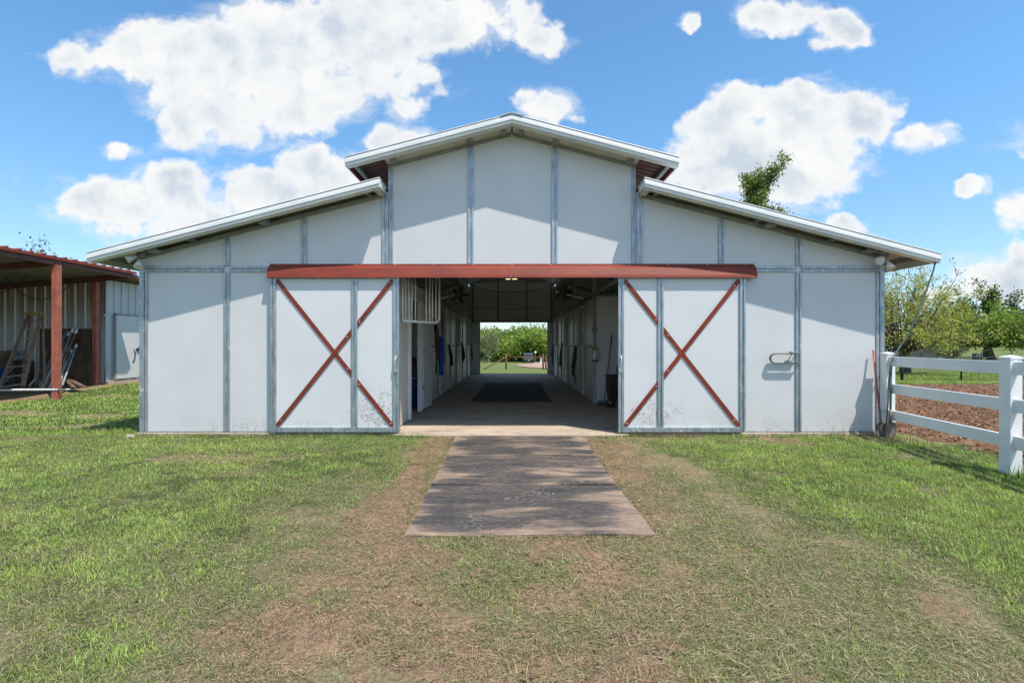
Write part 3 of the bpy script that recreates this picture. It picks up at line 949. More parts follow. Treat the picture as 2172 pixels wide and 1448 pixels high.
def wall_poly(mb, pts, y, d):
    mb.prism([(p[0], y, p[1]) for p in pts], (0, d, 0))


def gable(y, d, opening, name, m, header):
    mb = MB()
    x0, x1, zt = opening
    h = header
    wall_poly(mb, [(-5.49, 0.0), (x0, 0.0), (x0, h), (-5.49, h)], y, d)
    wall_poly(mb, [(x1, 0.0), (5.49, 0.0), (5.49, h), (x1, h)], y, d)
    wall_poly(mb, [(-5.49, h), (-1.83, h), (-1.83, zw(1.83) - TH), (-5.49, zw(5.49) - TH)], y, d)
    wall_poly(mb, [(1.83, h), (5.49, h), (5.49, zw(5.49) - TH), (1.83, zw(1.83) - TH)], y, d)
    wall_poly(mb, [(-1.83, h), (1.83, h), (1.83, zm(1.83) - TH), (0, zm(0) - TH), (-1.83, zm(1.83) - TH)], y, d)
    if zt < h:
        wall_poly(mb, [(x0, zt), (x1, zt), (x1, h), (x0, h)], y, d)
    return mb.build(name, m, barn)


front = gable(YW, 0.05, (-1.70, 1.62, 2.30), 'front_wall', M['panel'], 2.41)
back = gable(YB, 0.05, (-1.38, 1.53, 2.23), 'back_wall', M['inner'], 2.41)
for sx in (-1, 1):
    mb = MB()
    xo = sx * 5.49; xi = sx * 5.44
    a, c_ = sorted((xo, xi))
    zt_ = zw(5.49) - TH
    ys = [YW + .05]
    for yc in (9.5, 13.1, 16.7, 20.4):  # unseen wall openings, added to let daylight into the stalls and aisle
        ys += [yc - .75, yc + .75]
    ys.append(YB)
    for k in range(0, len(ys), 2):
        mb.box(a, c_, ys[k], ys[k + 1], 0, zt_)
    for k in range(1, len(ys) - 1, 2):
        mb.box(a, c_, ys[k], ys[k + 1], 0, 1.25)
        mb.box(a, c_, ys[k], ys[k + 1], 2.30, zt_)
    mb.build('side_wall', M['panel'], barn)


def stud(x, z0, z1, w=0.082, y=YW, parent=barn, name='stud', m=None, proud=0.022):
    mb = MB()
    mb.box(x - w / 2, x + w / 2, y - proud * 0.45, y - 0.001, z0, z1)
    q = w * 0.36
    mb.box(x - w / 2, x - w / 2 + q, y - proud, y - proud * 0.45 - .0005, z0, z1)
    mb.box(x + w / 2 - q, x + w / 2, y - proud, y - proud * 0.45 - .0005, z0, z1)
    return mb.build(name, m or M['galv'], parent, 0.003)


for x in (-4.21, -3.075):
    stud(x, 2.46, zw(x) - TH - .02)
for x in (3.09, 4.23):
    stud(x, 2.46, zw(x) - TH - .02)
stud(-1.785, 2.30, zm(1.785) - TH - .02, 0.055)
stud(-1.872, 2.30, zw(1.872) - TH - .02, 0.095)
stud(-0.61, 2.30, zm(.61) - TH - .02)
stud(0.63, 2.30, zm(.63) - TH - .02)
stud(1.795, 2.30, zm(1.795) - TH - .02, 0.055)
stud(1.882, 2.30, zw(1.882) - TH - .02, 0.095)
stud(-4.21, 0.02, 2.365); stud(4.23, 0.02, 2.365)
for x in (-5.462, 5.462):
    mb = MB()
    s_ = 1 if x > 0 else -1
    mb.box(x - .032, x + .032, YW - .022, YW - .001, 0.0, 2.47)
    mb.box(x - s_ * .062 - .022, x - s_ * .062 + .022, YW - .016, YW - .001, 0.0, 2.365)
    mb.box(x + s_ * .034 - .004, x + s_ * .034 + .004, YW - .022, YW + .10, 0.0, 2.62)
    mb.build('corner_post', M['galv'], barn, 0.003)
# horizontal girts
for (x0, x1) in ((-5.43, -1.93), (1.93, 5.43)):
    for (z0, z1) in ((2.368, 2.405), (2.418, 2.458)):
        mb = MB()
        segs = [x0] + [v for v in (-4.21, 4.23) if x0 < v < x1] + [x1]
        for a, c_ in zip(segs[:-1], segs[1:]):
            mb.box(a + (.044 if a in (-4.21, 4.23) else 0), c_ - (.044 if c_ in (-4.21, 4.23) else 0), YW - .020, YW - .001, z0, z1)
        mb.build('girt', M['galv'], barn, 0.003)
# sill
for (x0, x1) in ((-5.43, -1.70), (1.62, 5.43)):
    MB().box(x0, x1, YW - .012, YW - .001, 0.0, 0.022).build('sill', M['steel'], barn)

# rake members under the roof on the wall face
for sx in (-1, 1):
    mb = MB()
    mb.bar((sx * 1.93, YW - .02, zw(1.93) - TH - .035), (sx * 5.46, YW - .02, zw(5.46) - TH - .035), 0.05, 0.036)
    mb.build('rake_beam', M['steel'], barn)
    mb = MB()
    mb.bar((sx * 0.03, YW - .02, zm(.03) - TH - .035), (sx * 1.82, YW - .02, zm(1.82) - TH - .035), 0.05, 0.036)
    mb.build('rake_beam', M['steel'], barn)


def roof(name, x0, z0, x1, z1, m_top, m_under, purl):
    """x0 inner/high end, x1 low end"""
    sx = 1 if x1 > 0 else -1
    top = MB()
    N = 1
    xs = np.linspace(x0, x1, 2)
    top.prism([(x0, YF, z0), (x1, YF, z1), (x1, YF, z1 - .012), (x0, YF, z0 - .012)], (0, YR - YF, 0))
    # ribs running down the slope
    y = YF + .15
    while y < YR - .1:
        top.prism([(x0, y, z0 + .001), (x1, y, z1 + .001), (x1, y, z1 + .020), (x0, y, z0 + .010)], (0, .035, 0))
        y += 0.305
    ro = top.build(name, m_top, barn)
    # ribbed underside
    un = MB()
    y = YF + .08; k = 0
    un.prism([(x0, YF + .08, z0 - .020), (x1 - sx * .04, YF + .08, z1 - .020 + SL * .04), (x1 - sx * .04, YF + .08, z1 - .026 + SL * .04), (x0, YF + .08, z0 - .026)], (0, YR - YF - .16, 0))
    while y < YR - .2:
        un.prism([(x0, y, z0 - .0265), (x1 - sx * .04, y, z1 - .0165), (x1 - sx * .04, y, z1 - .0325 + 0), (x0, y, z0 - .0425)], (0, .03, 0))
        y += 0.15
    un.build('roof_underside', m_under, ro)
    # purlins running the length of the barn
    for px in purl:
        z = z0 + (z1 - z0) * (px - x0) / (x1 - x0)
        pm = MB()
        pm.box(px - .03, px + .03, YF + .1, YR - .1, z - .105, z - .046)
        pm.build('purlin', M['steel'], ro)
    # white rake fascia, stepped profile
    for (yf, d) in ((YF, 1), (YR, -1)):
        fa = MB()
        H = 0.125
        fa.prism([(x0, yf, z0 + .012), (x1, yf, z1 + .012), (x1, yf, z1 - .045), (x0, yf, z0 - .045)], (0, .03 * d, 0))
        fa.prism([(x0, yf - .012 * d, z0 - .047), (x1, yf - .012 * d, z1 - .047), (x1, yf - .012 * d, z1 - .085), (x0, yf - .012 * d, z0 - .085)], (0, .04 * d, 0))
        fa.prism([(x0, yf + .002 * d, z0 - .087), (x1, yf + .002 * d, z1 - .087), (x1, yf + .002 * d, z1 - H), (x0, yf + .002 * d, z0 - H)], (0, .026 * d, 0))
        # soffit return
        fa.prism([(x0, yf + .03 * d, z0 - H), (x1, yf + .03 * d, z1 - H), (x1, yf + .03 * d, z1 - H + .008), (x0, yf + .03 * d, z0 - H + .008)], (0, .10 * d, 0))
        f = fa.build('fascia', M['fascia'], ro, 0.003)
    # eave fascia along the low edge
    ea = MB()
    ea.box(min(x1, x1 - sx * .02), max(x1, x1 - sx * .02), YF + .032, YR - .032, z1 - .115, z1 - .014)
    ea.build('eave_fascia', M['cream'] if name == 'wing_roof' else M['red_roof'], ro)
    return ro


for sx in (-1, 1):
    xi, xo = sx * 1.862, sx * (5.98 if sx < 0 else 6.03)
    r = roof('wing_roof', xi, zw(xi), xo, zw(xo), M['roofgrey'], M['cream'], [sx * 2.1, sx * 3.6, sx * 4.7, sx * 5.35, sx * 5.85])
    # boxed upper end of the wing roof
    mb = MB()
    mb.box(min(xi, xi + sx * .02) - 0, max(xi, xi + sx * .02), YF + .03, YW - .03, zw(xi) - .125, zw(xi) + .01)
    mb.build('fascia_end', M['fascia'], r, 0.004)
    mb = MB()
    mb.box(min(xi + sx * .022, xi + sx * .10), max(xi + sx * .022, xi + sx * .10), YF + .045, YW - .03, zw(xi) - .165, zw(xi) - .128)
    mb.build('end_bracket', M['cream'], r)
    roof('monitor_roof', 0.0, zm(0), sx * 2.35, zm(2.35), M['roofgrey'], M['red_under'], [sx * .12, sx * 1.0, sx * 1.72, sx * 2.25])
    MB().prism([(sx * .01, YF + .131, zm(.01) - .118), (sx * 1.83, YF + .131, zm(1.83) - .118), (sx * 1.83, YF + .131, zm(1.83) - .108), (sx * .01, YF + .131, zm(.01) - .108)], (0, YW - YF - .172, 0)).build('soffit', M['cream'], barn)
    # little plates where purlins meet the rake
    # clerestory wall, with an open top gap added to let light into the aisle
    mb = MB()
    a, c_ = sorted((sx * 1.80, sx * 1.845))
    mb.box(a, c_, YW + .05, YB, zw(1.845) - .12, zm(1.83) - .34)
    mb.build('clerestory_wall', M['inner'], barn)
# pale lining added inside the monitor to bounce light into the aisle
for sx in (-1, 1):
    MB().prism([(sx * .02, YW + .2, zm(.02) - .112), (sx * 1.79, YW + .2, zm(1.79) - .112), (sx * 1.79, YW + .2, zm(1.79) - .107), (sx * .02, YW + .2, zm(.02) - .107)], (0, YB - YW - .3, 0)).build('bounce_lining', M['cream'], barn)
# ridge cap
mb = MB()
mb.prism([(-.16, YF - .015, zm(.16) + .013), (0, YF - .015, zm(0) + .013), (.16, YF - .015, zm(.16) + .013), (.16, YF - .015, zm(.16) + .017), (0, YF - .015, zm(0) + .018), (-.16, YF - .015, zm(.16) + .017)], (0, YR - YF + .03, 0))
mb.build('ridge_cap', M['fascia'], barn)
# bracket blocks on rake
for (x, zf, w_) in ((-.13, zm, .07), (.13, zm, .07), (-.61, zm, .09), (.63, zm, .09), (-1.72, zm, .09), (1.72, zm, .09), (-3.6, zw, .13), (3.75, zw, .13), (-5.2, zw, .13), (5.2, zw, .13)):
    mb = MB()
    zz = zf(x) - .105
    mb.box(x - w_ / 2, x + w_ / 2, YW - .20, YW - .04, zz - .05, zz - .001)
    mb.build('purlin_clip', M['steel'], barn, 0.004)

# interior frame
for y in (YW + 0.12, 11.26, 14.9, 18.57, YB - .07):
    for sx in (-1, 1):
        mb = MB()
        mb.box(sx * 1.80 - .035, sx * 1.80 + .035, y - .035, y + .035, 0.001, zm(1.8) - .12)
        mb.build('aisle_post', M['galv'], barn, .004)
        mb = MB()
        mb.bar((0, y, zm(0) - .16), (sx * 1.84, y, zm(1.84) - .16), 0.09, 0.05)
        mb.bar((sx * 1.90, y, zw(1.9) - .17), (sx * 5.43, y, zw(5.43) - .17), 0.09, 0.05)
        mb.bar((0.02 * sx, y, zm(0) - .42), (sx * 1.78, y, zm(1.8) - .16), 0.04, 0.04)
        mb.build_each('rafter', M['steel'], barn)
for sx in (-1, 1):
    mb = MB()
    mb.box(sx * 1.80 - .03, sx * 1.80 + .03, YW + .16, YB - .11, 2.38, 2.43)
    mb.build('aisle_beam', M['steel'], barn)
# back wall studs inside
for x in (-.61, .63, -1.7, 1.7):
    stud(x, 2.28, zm(x) - TH - .1, .07, YB - .001, barn, 'stud', M['steel'])
MB().box(-1.75, 1.75, YB - .06, YB - .001, 2.23, 2.30).build('door_header', M['steel'], barn)
for (a, c_) in ((-1.78, -1.40), (1.55, 1.78)):
    MB().box(a, c_, YB - .045, YB - .002, 0.01, 2.228).build('jamb_panel', M['inner'], barn)
for x in (-1.39, 1.54):
    MB().box(x - .012, x + .012, YB - .02, YB + .075, 0.005, 2.222).build('door_jamb', M['steel'], barn)

# front opening jambs
MB().box(-1.705, -1.672, YW - .005, YW + .10, 0.002, 2.30).build('door_jamb', M['galv'], barn, .004)
MB().box(1.612, 1.64, YW - .005, YW + .10, 0.002, 2.30).build('door_jamb', M['galv'], barn, .004)

# red header over the sliding doors
prof = [(YW - .024, 2.487), (YW - .030, 2.458), (YW - .082, 2.418), (YW - .124, 2.312), (YW - .134, 2.272), (YW - .128, 2.272),
        (YW - .118, 2.312), (YW - .076, 2.412), (YW - .026, 2.448), (YW - .020, 2.487)]
hd = empty  # placeholder to keep names short
mb = MB()
mb.prism([(-3.57, p[0], p[1]) for p in prof], (3.53, 0, 0))
mb.prism([(-0.038, p[0] - .001, p[1] + .001) for p in prof], (3.61, 0, 0))
header = mb.build('header', M['red'], barn)
mb = MB()
for sx, x0 in ((-1, -3.574), (1, 3.572)):
    mb.prism([(x0, YW - .022, 2.487), (x0, YW - .030, 2.458), (x0, YW - .082, 2.418), (x0, YW - .134, 2.272), (x0, YW - .022, 2.272)], (.003, 0, 0))
mb.build_each('end_cap', M['red'], header)
mb = MB()
for k in range(13):
    x = -3.45 + k * .575
    mb.lathe([(0.001, -.004), (.007, -.003), (.007, 0)], (x, YW - .028, 2.474), 8, 'y')
for (x, z) in ((-.02, 2.285), (.06, 2.292)):
    mb.lathe([(0.001, -.004), (.007, -.003), (.007, 0)], (x, YW - .137, z), 8, 'y')
mb.build_each('screw', M['bolt'], header)
MB().box(-3.5, 3.5, YW - .10, YW - .005, 2.325, 2.365).build('door_track', M['steel'], header)


# sliding doors
def sliding_door(x0, x1, xs, m_panel, side, label):
    yd = 7.53
    z0, z1 = 0.035, 2.285
    d = MB().box(x0 + .02, x1 - .02, yd, yd + .035, z0, z1).build('sliding_door', m_panel, barn)
    tag(d, label)
    st = 0.085
    for xx in (x0, x1 - st):
        stud(xx + st / 2, z0 - .018, z1, st, yd, d, 'door_stile', None, .024)
    for (a, c_) in ((x0 + st, xs - .041), (xs + .041, x1 - st)):
        mb = MB(); mb.box(a, c_, yd - .016, yd - .001, z1 - .03, z1); mb.build('top_rail', M['galv'], d, .003)
    mb = MB(); mb.box(x0 + st + .001, x1 - st - .001, yd - .026, yd - .001, z0 - .016, z0 + .055); mb.build('bottom_rail', M['galv'], d, .004)
    stud(xs, z0 + .057, z1, .082, yd, d, 'mullion', None, .024)
    ax0, ax1 = x0 + st + .012, x1 - st - .012
    az0, az1 = z0 + .075, z1 - .045
    W_ = .058

    def brace(pa, pb, y):
        """flat bar clipped round the mullion"""
        pa, pb = Vector(pa), Vector(pb)
        br = MB(); bl = MB()
        dv = pb - pa
        ta = (xs - .041 - pa.x) / dv.x; tb = (xs + .041 - pa.x) / dv.x
        ta, tb = min(ta, tb), max(ta, tb)
        for (u, v) in ((0, ta), (tb, 1)):
            q0, q1 = pa + dv * u, pa + dv * v
            # vertical cut ends at the mullion
            ax = dv.normalized(); nn = Vector((-ax.z, 0, ax.x)) * (W_ / 2)
            pts = []
            for (q, end) in ((q0, u), (q1, v)):
                for sg in (1, -1):
                    p_ = q + nn * sg
                    if end not in (0, 1):
                        # slide along axis to the plane x = q.x
                        p_ = p_ + ax * ((q.x - p_.x) / ax.x)
                    pts.append(p_)
            poly = [pts[0], pts[1], pts[3], pts[2]]
            br.prism([(p.x, y, p.z) for p in poly], (0, -.006, 0))
            for w in (0.06, 0.94):
                q = q0 + (q1 - q0) * w
                bl.lathe([(0.001, -.006), (.008, -.004), (.009, 0)], (q.x, y - .006, q.z), 8, 'y')
        b_ = br.build('brace', M['red'], d, 0.0015)
        bl.build_each('bolt', M['bolt'], b_)
    brace((ax0, 0, az1), (ax1, 0, az0), yd - .008)
    brace((ax0, 0, az0), (ax1, 0, az1), yd - .016)
    # pull handle
    hx = (x1 - .045) if side > 0 else (x0 + .040)
    hb = MB()
    hb.tube([(hx, yd - .026, 1.12), (hx, yd - .06, 1.10), (hx - .006, yd - .065, 1.02), (hx, yd - .06, .95), (hx, yd - .026, .93)], .008, 8)
    hb.box(hx - .014, hx + .014, yd - .031, yd - .025, 1.095, 1.15)
    hb.box(hx - .03, hx + .014, yd - .031, yd - .025, .90, .945)
    hb.build('handle', M['bolt'], d)
    return d


sliding_door(-3.535, -1.652, -2.303, M['door_panel_l'], 1, 'left sliding door with red cross brace, spattered with mud at the lower right')
sliding_door(1.553, 3.415, 2.175, M['door_panel_r'], -1, 'right sliding door with red cross brace and a greyer mottled foot')

# first left bay: tack room wall along aisle
XL = -1.76
mb = MB()
mb.box(XL - .04, XL, YW + .17, 8.72, 0.02, 2.375)
mb.box(XL - .04, XL, 9.86, 11.22, 0.02, 2.375)
mb.box(XL - .04, XL, 8.72, 9.86, 2.12, 2.375)
mb.build('tack_room_wall', M['inner'], barn)
mb = MB()
for y in (8.72, 9.80):
    mb.box(XL - .045, XL + .045, y, y + .07, 0.02, 2.16)
mb.box(XL - .045, XL + .045, 8.78, 9.80, 2.10, 2.16)
mb.build('door_frame', M['whitepaint'], barn, .004)
leaf = MB().prism([(XL + .05, 9.93, .05), (XL + .11, 10.62, .05), (XL + .11, 10.62, 2.08), (XL + .05, 9.93, 2.08)], (-.04, .004, 0)).build('tack_room_door', M['whitepaint'], barn, .003)
mb = MB()
for z in (0.42, 1.12, 1.80):
    mb.box(XL + .028, XL + .075, 9.84, 9.95, z, z + .10)
mb.build_each('hinge', M['galv'], leaf)
# partitions
mb = MB()
for y in (11.26, 14.9, 18.57):
    mb.box(-5.43, -1.84, y - .02, y + .02, 0.02, 2.37)
mb.build_each('partition', M['inner'], barn)
mb = MB()
for y in (14.9, 18.57):
    mb.box(1.84, 5.43, y - .02, y + .02, 0.02, 2.37)
mb.build_each('partition', M['inner'], barn)
mb = MB(); mb.box(1.84, 5.43, 11.24, 11.28, 0.02, 2.345); mb.build('bay_wall', M['panel'], barn)
mb = MB(); mb.box(1.90, 5.40, 11.22, 11.239, 2.346, 2.385); mb.build('top_channel', M['galv'], barn)


def stall(sx, y0, y1, dstart, op):
    xi = sx * 1.795
    a, c_ = sorted((xi, xi + sx * .03))
    dend = dstart + 1.2
    mb = MB()
    for (u, v) in ((y0 + .04, dstart), (dend, y1 - .04)):
        if v - u > .05:
            mb.box(a, c_, u, v, .03, 1.22)
            mb.box(a, c_, u, v, 1.28, 2.30)
    s_ = mb.build_each('stall_front', M['inner'], barn)[0]
    mb = MB()
    a2, c2 = sorted((xi - sx * .022, xi + sx * .034))
    mb.box(a2, c2, y0 + .04, y1 - .04, 2.302, 2.36)
    for (u, v) in ((y0 + .04, dstart), (dend, y1 - .04)):
        mb.box(a2, c2, u, v, 1.222, 1.278)
    mb.build('stall_rail', M['steel'], s_, .003)
    # door frame standing proud
    xd = xi - sx * .050
    a3, c3 = sorted((xd, xd + sx * .035))
    mb = MB()
    for y in (dstart, dend - .05):
        mb.box(a3, c3, y, y + .05, .05, 2.27)
    mb.box(a3, c3, dstart + .05, dend - .05, 2.22, 2.27)
    mb.box(a3, c3, dstart + .05, dend - .05, 1.20, 1.25)
    mb.box(a3, c3, dstart + .05, dend - .05, .05, .10)
    dd = mb.build('stall_door', M['whitepaint'], barn, .004)
    mb = MB()
    a4, c4 = sorted((xd + sx * .01, xd + sx * .022))
    mb.box(a4, c4, dstart + .05, dend - .05, .10, 1.20)
    if not op:
        mb.box(a4, c4, dstart + .05, dend - .05, 1.25, 2.22)
    mb.build('door_panel', M['inner'], dd)
    # latch
    MB().box(min(xd - sx * .03, xd), max(xd - sx * .03, xd), dend - .06, dend + .12, 1.04, 1.07).build('latch', M['bolt'], dd)


stall(-1, 11.26, 14.9, 12.55, True)
stall(-1, 14.9, 18.57, 16.4, True)
stall(-1, 18.57, YB - .05, 20.2, True)
stall(1, 11.26, 14.9, 12.75, True)
stall(1, 14.9, 18.57, 16.3, True)
stall(1, 18.57, YB - .05, 19.9, True)

# ------------------------------------------------------------------ things inside the barn
# barred gate panel swung into the aisle
hx0, hy0, hx1, hy1 = -1.66, 7.78, -1.22, 8.62
gp = empty('gate_panel', (hx0, hy0, 1.65), 'grey tubular barred panel with a rounded corner swung open inside the doorway', 'barred panel')
dx, dy = hx1 - hx0, hy1 - hy0


def gpt(u, z): return (hx0 + dx * u, hy0 + dy * u, z)


pts = [gpt(0, 1.66), gpt(.90, 1.66), gpt(.955, 1.675), gpt(.985, 1.71), gpt(1, 1.76), gpt(1, 2.42)]
MB().tube(pts, .019, 10).build('frame', M['whitepaint'], gp)
MB().tube([gpt(0, 1.66), gpt(0, 2.42)], .019, 10).build('frame', M['whitepaint'], gp)
MB().tube([gpt(0, 2.42), gpt(1, 2.42)], .019, 10).build('frame', M['whitepaint'], gp)
for k in (.08, .16, .24, .33, .62, .72, .80, .90):
    MB().tube([gpt(k, 1.66), gpt(k, 2.42)], .011, 6).build('bar', M['whitepaint'], gp)


def halter(loc, sx, w, h, m1, m2, seed, label, group='halters and ropes hung on the stall fronts', loops=7):
    rr = random.Random(seed)
    root = empty('halter', loc, label, 'halter', group)
    mb = MB(); mb2 = MB()
    for k in range(loops):
        y0 = loc[1] + rr.uniform(-w, w) * .5
        d = rr.uniform(.02, .10)
        hh = h * rr.uniform(.55, 1)
        x0 = loc[0] - sx * rr.uniform(.005, .03)
        ww = w * rr.uniform(.3, .7)
        pts = []
        for i in range(15):
            a = i / 14 * 2 * math.pi
            pts.append((x0 - sx * d * (0.5 - .5 * math.cos(a)), loc[1] + (y0 - loc[1]) * .5 * (1 - math.cos(a)) * .5 + ww * .5 * math.sin(a), loc[2] - hh * (0.5 - .5 * math.cos(a)) - .02 * math.sin(3 * a)))
        (mb if k % 2 else mb2).tube(pts, .013 + .006 * rr.random(), 6)
    for k in range(3):
        y0 = loc[1] + rr.uniform(-w, w) * .3
        (mb if k % 2 else mb2).tube([(loc[0] - sx * .03, y0, loc[2]), (loc[0] - sx * .05, y0 + .02, loc[2] - h * .6), (loc[0] - sx * .04, y0 - .01, loc[2] - h * rr.uniform(1.0, 1.35))], .009, 6)
    mb.build('strap', m1, root); mb2.build('lead_rope', m2, root)
    hk = MB().tube([(loc[0] + sx * .02, loc[1], loc[2] + .01), (loc[0] - sx * .05, loc[1], loc[2] + .01), (loc[0] - sx * .06, loc[1], loc[2] + .03)], .006, 6)
    hk.build('hook', M['bolt'], root)
    return root


halter((-1.63, 10.78, 1.82), -1, .46, .95, M['leather'], M['darkrope'], 1, 'dark leather bridles hung beside the blue sheet just past the white tack room door', loops=10)
halter((-1.72, 13.9, 1.28), -1, .34, .62, M['rope'], M['darkrope'], 2, 'reddish rope halter hung on the nearest left stall door')
halter((-1.70, 17.3, 1.35), -1, .36, .72, M['leather'], M['darkrope'], 3, 'dark halter bundle hung on the middle left stall')
halter((-1.70, 21.2, 1.30), -1, .34, .70, M['leather'], M['rope'], 4, 'dark halter hung on the farthest left stall')
halter((1.71, 13.6, 1.26), 1, .36, .86, M['rope'], M['leather'], 5, 'faded red rope halter hung on the nearest right stall door', loops=9)
halter((1.70, 17.2, 1.34), 1, .36, .80, M['darkrope'], M['leather'], 6, 'dark halter and straps hung on the middle right stall')
halter((1.70, 21.0, 1.30), 1, .36, .75, M['darkrope'], M['rope'], 7, 'dark halter hung on the farthest right stall')

# blue sheet hanging
mb = MB()
rows = []
for i in range(13):
    z = 1.44 - i * .066
    w = .05 + .17 * math.sin(math.pi * (0.12 + .88 * i / 12)) ** .8
    row = []
    for k in range(9):
        u = k / 8 - .5
        row.append((-1.50 + .045 * math.cos(k * 1.9 + i * .2) - .05 * abs(u), 11.08 + u * w * 1.5, z + .03 * math.sin(k * 1.4)))
    rows.append(row)
vs = [p for r_ in rows for p in r_]
vs2 = [(p[0] - .012, p[1], p[2]) for p in vs]
fs = [(i * 9 + k, i * 9 + k + 1, (i + 1) * 9 + k + 1, (i + 1) * 9 + k) for i in range(12) for k in range(8)]
mb.add(vs, fs, True); mb.add(vs2, [f[::-1] for f in fs], True)
tag(mb.build('horse_sheet', M['blue_cloth']), 'bright blue cloth hanging on the left aisle wall past the tack room door', 'horse sheet')


def drum(name, c, r, h, m, m2, label, cat):
    root = empty(name, c, label, cat)
    MB().lathe([(.001, 0), (r * .93, 0), (r * .95, .02), (r, h * .15), (r, h * .32), (r * 1.03, h * .34), (r * 1.03, h * .37), (r, h * .39), (r, h * .63), (r * 1.03, h * .65), (r * 1.03, h * .68), (r, h * .7), (r * .97, h * .96)], c, 24).build('body', m, root)
    MB().lathe([(r * .97, h * .96), (r * 1.02, h * .96), (r * 1.02, h), (.001, h)], c, 24).build('lid', m2, root)
    return root


drum('feed_drum', (-2.07, 10.75, 0.001), .22, .62, M['blue'], M['whitepaint'], 'blue plastic drum standing just inside the tack room doorway', 'drum')
tag(MB().box(-2.22, -1.92, 10.6, 10.9, .625, .86).build('storage_box', simple('grey_box', (.16, .15, .14)), None, .01), 'grey storage box on top of the blue drum', 'box')
mb = MB().lathe([(.001, 0), (.06, 0), (.065, .12), (.03, .16), (.03, .19), (.001, .19)], (-2.05, 10.68, .862), 16)
tag(mb.build('spray_bottle', M['orange']), 'orange bottle on the grey box in the tack room', 'bottle')
tag(MB().box(-3.8, -2.45, 8.2, 8.6, 0.002, 1.9).build('tack_cupboard', M['wood'], None, .01), 'dark wooden cupboard in the shadows of the tack room', 'cupboard')

# right bay: broom, waste cart, canister, junction box
br = empty('broom', (1.98, 11.0, 0.002), 'long wooden handled broom leaning on the white wall beside the black cart', 'broom')
MB().tube([(1.985, 11.02, .13), (2.17, 11.19, 1.50)], .013, 8).build('handle', M['wood'], br)
MB().bar((1.84, 10.98, .075), (2.10, 11.03, .075), .06, .05).build('brush_head', M['steel'], br)
MB().bar((1.85, 10.975, .028), (2.09, 11.025, .028), .05, .05).build('bristles', M['darkrope'], br)
wc = empty('waste_cart', (2.22, 10.75, 0.001), 'black wheeled waste cart half hidden behind the right sliding door', 'waste cart')
mb = MB()
mb.prism([(2.04, 10.62, .12), (2.42, 10.62, .12), (2.48, 10.58, .62), (1.99, 10.58, .62)], (0, .38, 0))
mb.build('bin', M['black'], wc, .015)
MB().prism([(1.97, 10.56, .622), (2.50, 10.56, .622), (2.49, 10.58, .66), (1.99, 10.58, .66)], (0, .42, 0)).build('lid', M['black'], wc, .01)
for (x, y, r_) in ((2.03, 10.59, .095), (2.30, 10.56, .12)):
    mb = MB().lathe([(.001, -.03), (r_ * .5, -.03), (r_ * .55, -.022), (r_ * .9, -.028), (r_, -.012), (r_, .012), (r_ * .9, .022), (.001, .022)], (x, y, r_ + .002), 24, 'y')
    w_ = mb.build('wheel', M['black'], wc)
    MB().lathe([(.001, -.034), (.025, -.033), (.027, -.03)], (x, y, r_ + .002), 14, 'y').build('hub', M['steel'], w_)
MB().tube([(2.24, 10.99, .66), (2.24, 10.99, .80), (2.30, 10.97, .86), (2.42, 10.97, .90)], .014, 8).build('handle', M['black'], wc)
ca = empty('sprayer_canister', (1.79, 11.13, .95), 'clear grey canister with a yellow cap hung on the first right aisle post', 'canister')
MB().lathe([(.001, 0), (.055, 0), (.06, .02), (.06, .20), (.045, .235), (.001, .235)], (1.79, 11.13, .95), 20).build('body', M['roofgrey'], ca)
MB().lathe([(.02, 0), (.055, 0), (.06, .03), (.055, .05), (.001, .055)], (1.79, 11.13, 1.186), 16).build('cap', M['yellow'], ca)
MB().lathe([(.057, 0), (.065, 0), (.065, .03), (.05, .03)], (1.79, 11.13, .935), 16).build('base_ring', M['black'], ca)
mb = MB().lathe([(.001, -.05), (.05, -.05), (.065, -.03), (.065, 0), (.001, 0)], (1.80, 11.21, 1.60), 18, 'y')
mb.tube([(1.80, 11.19, 1.66), (1.80, 11.19, 2.4)], .012, 8).tube([(1.80, 11.19, 1.54), (1.80, 11.19, 1.24)], .012, 8)
tag(mb.build('junction_box', M['steel']), 'round grey electrical box with conduit on the first right aisle post', 'electrical box')

# fans
def fan(c, sx, label):
    root = empty('fan', c, label, 'fan', 'barrel fans hung above the aisle')
    r_ = .22
    MB().lathe([(r_, -.10), (r_ + .012, -.10), (r_ + .012, .10), (r_, .10), (r_, -.10)], c, 28, 'y').build('housing', M['black'], root)
    mb = MB()
    for k in range(5):
        rr_ = r_ * (k + 1) / 5
        mb.tube([(c[0] + rr_ * math.cos(a / 20 * 6.2832), c[1] - .10, c[2] + rr_ * math.sin(a / 20 * 6.2832)) for a in range(21)], .003, 4, False)
    for k in range(8):
        a = k / 8 * math.pi
        mb.tube([(c[0] - r_ * math.cos(a), c[1] - .102, c[2] - r_ * math.sin(a)), (c[0] + r_ * math.cos(a), c[1] - .102, c[2] + r_ * math.sin(a))], .003, 4)
    mb.build('guard', M['steel'], root)
    mb = MB()
    for k in range(5):
        a = k / 5 * 6.283
        mb.bar((c[0] + .03 * math.cos(a), c[1], c[2] + .03 * math.sin(a)), (c[0] + .19 * math.cos(a), c[1], c[2] + .19 * math.sin(a)), .10, .006, (.3 * math.sin(a), 1, -.3 * math.cos(a)))
    mb.build('blades', M['black'], root)
    MB().lathe([(.001, -.05), (.05, -.05), (.05, .08), (.001, .08)], c, 14, 'y').build('motor', M['black'], root)
    MB().tube([(c[0], c[1], c[2] + .22), (c[0], c[1], c[2] + .5), (c[0] + sx * .4, c[1], c[2] + .75)], .014, 8).build('bracket', M['steel'], root)


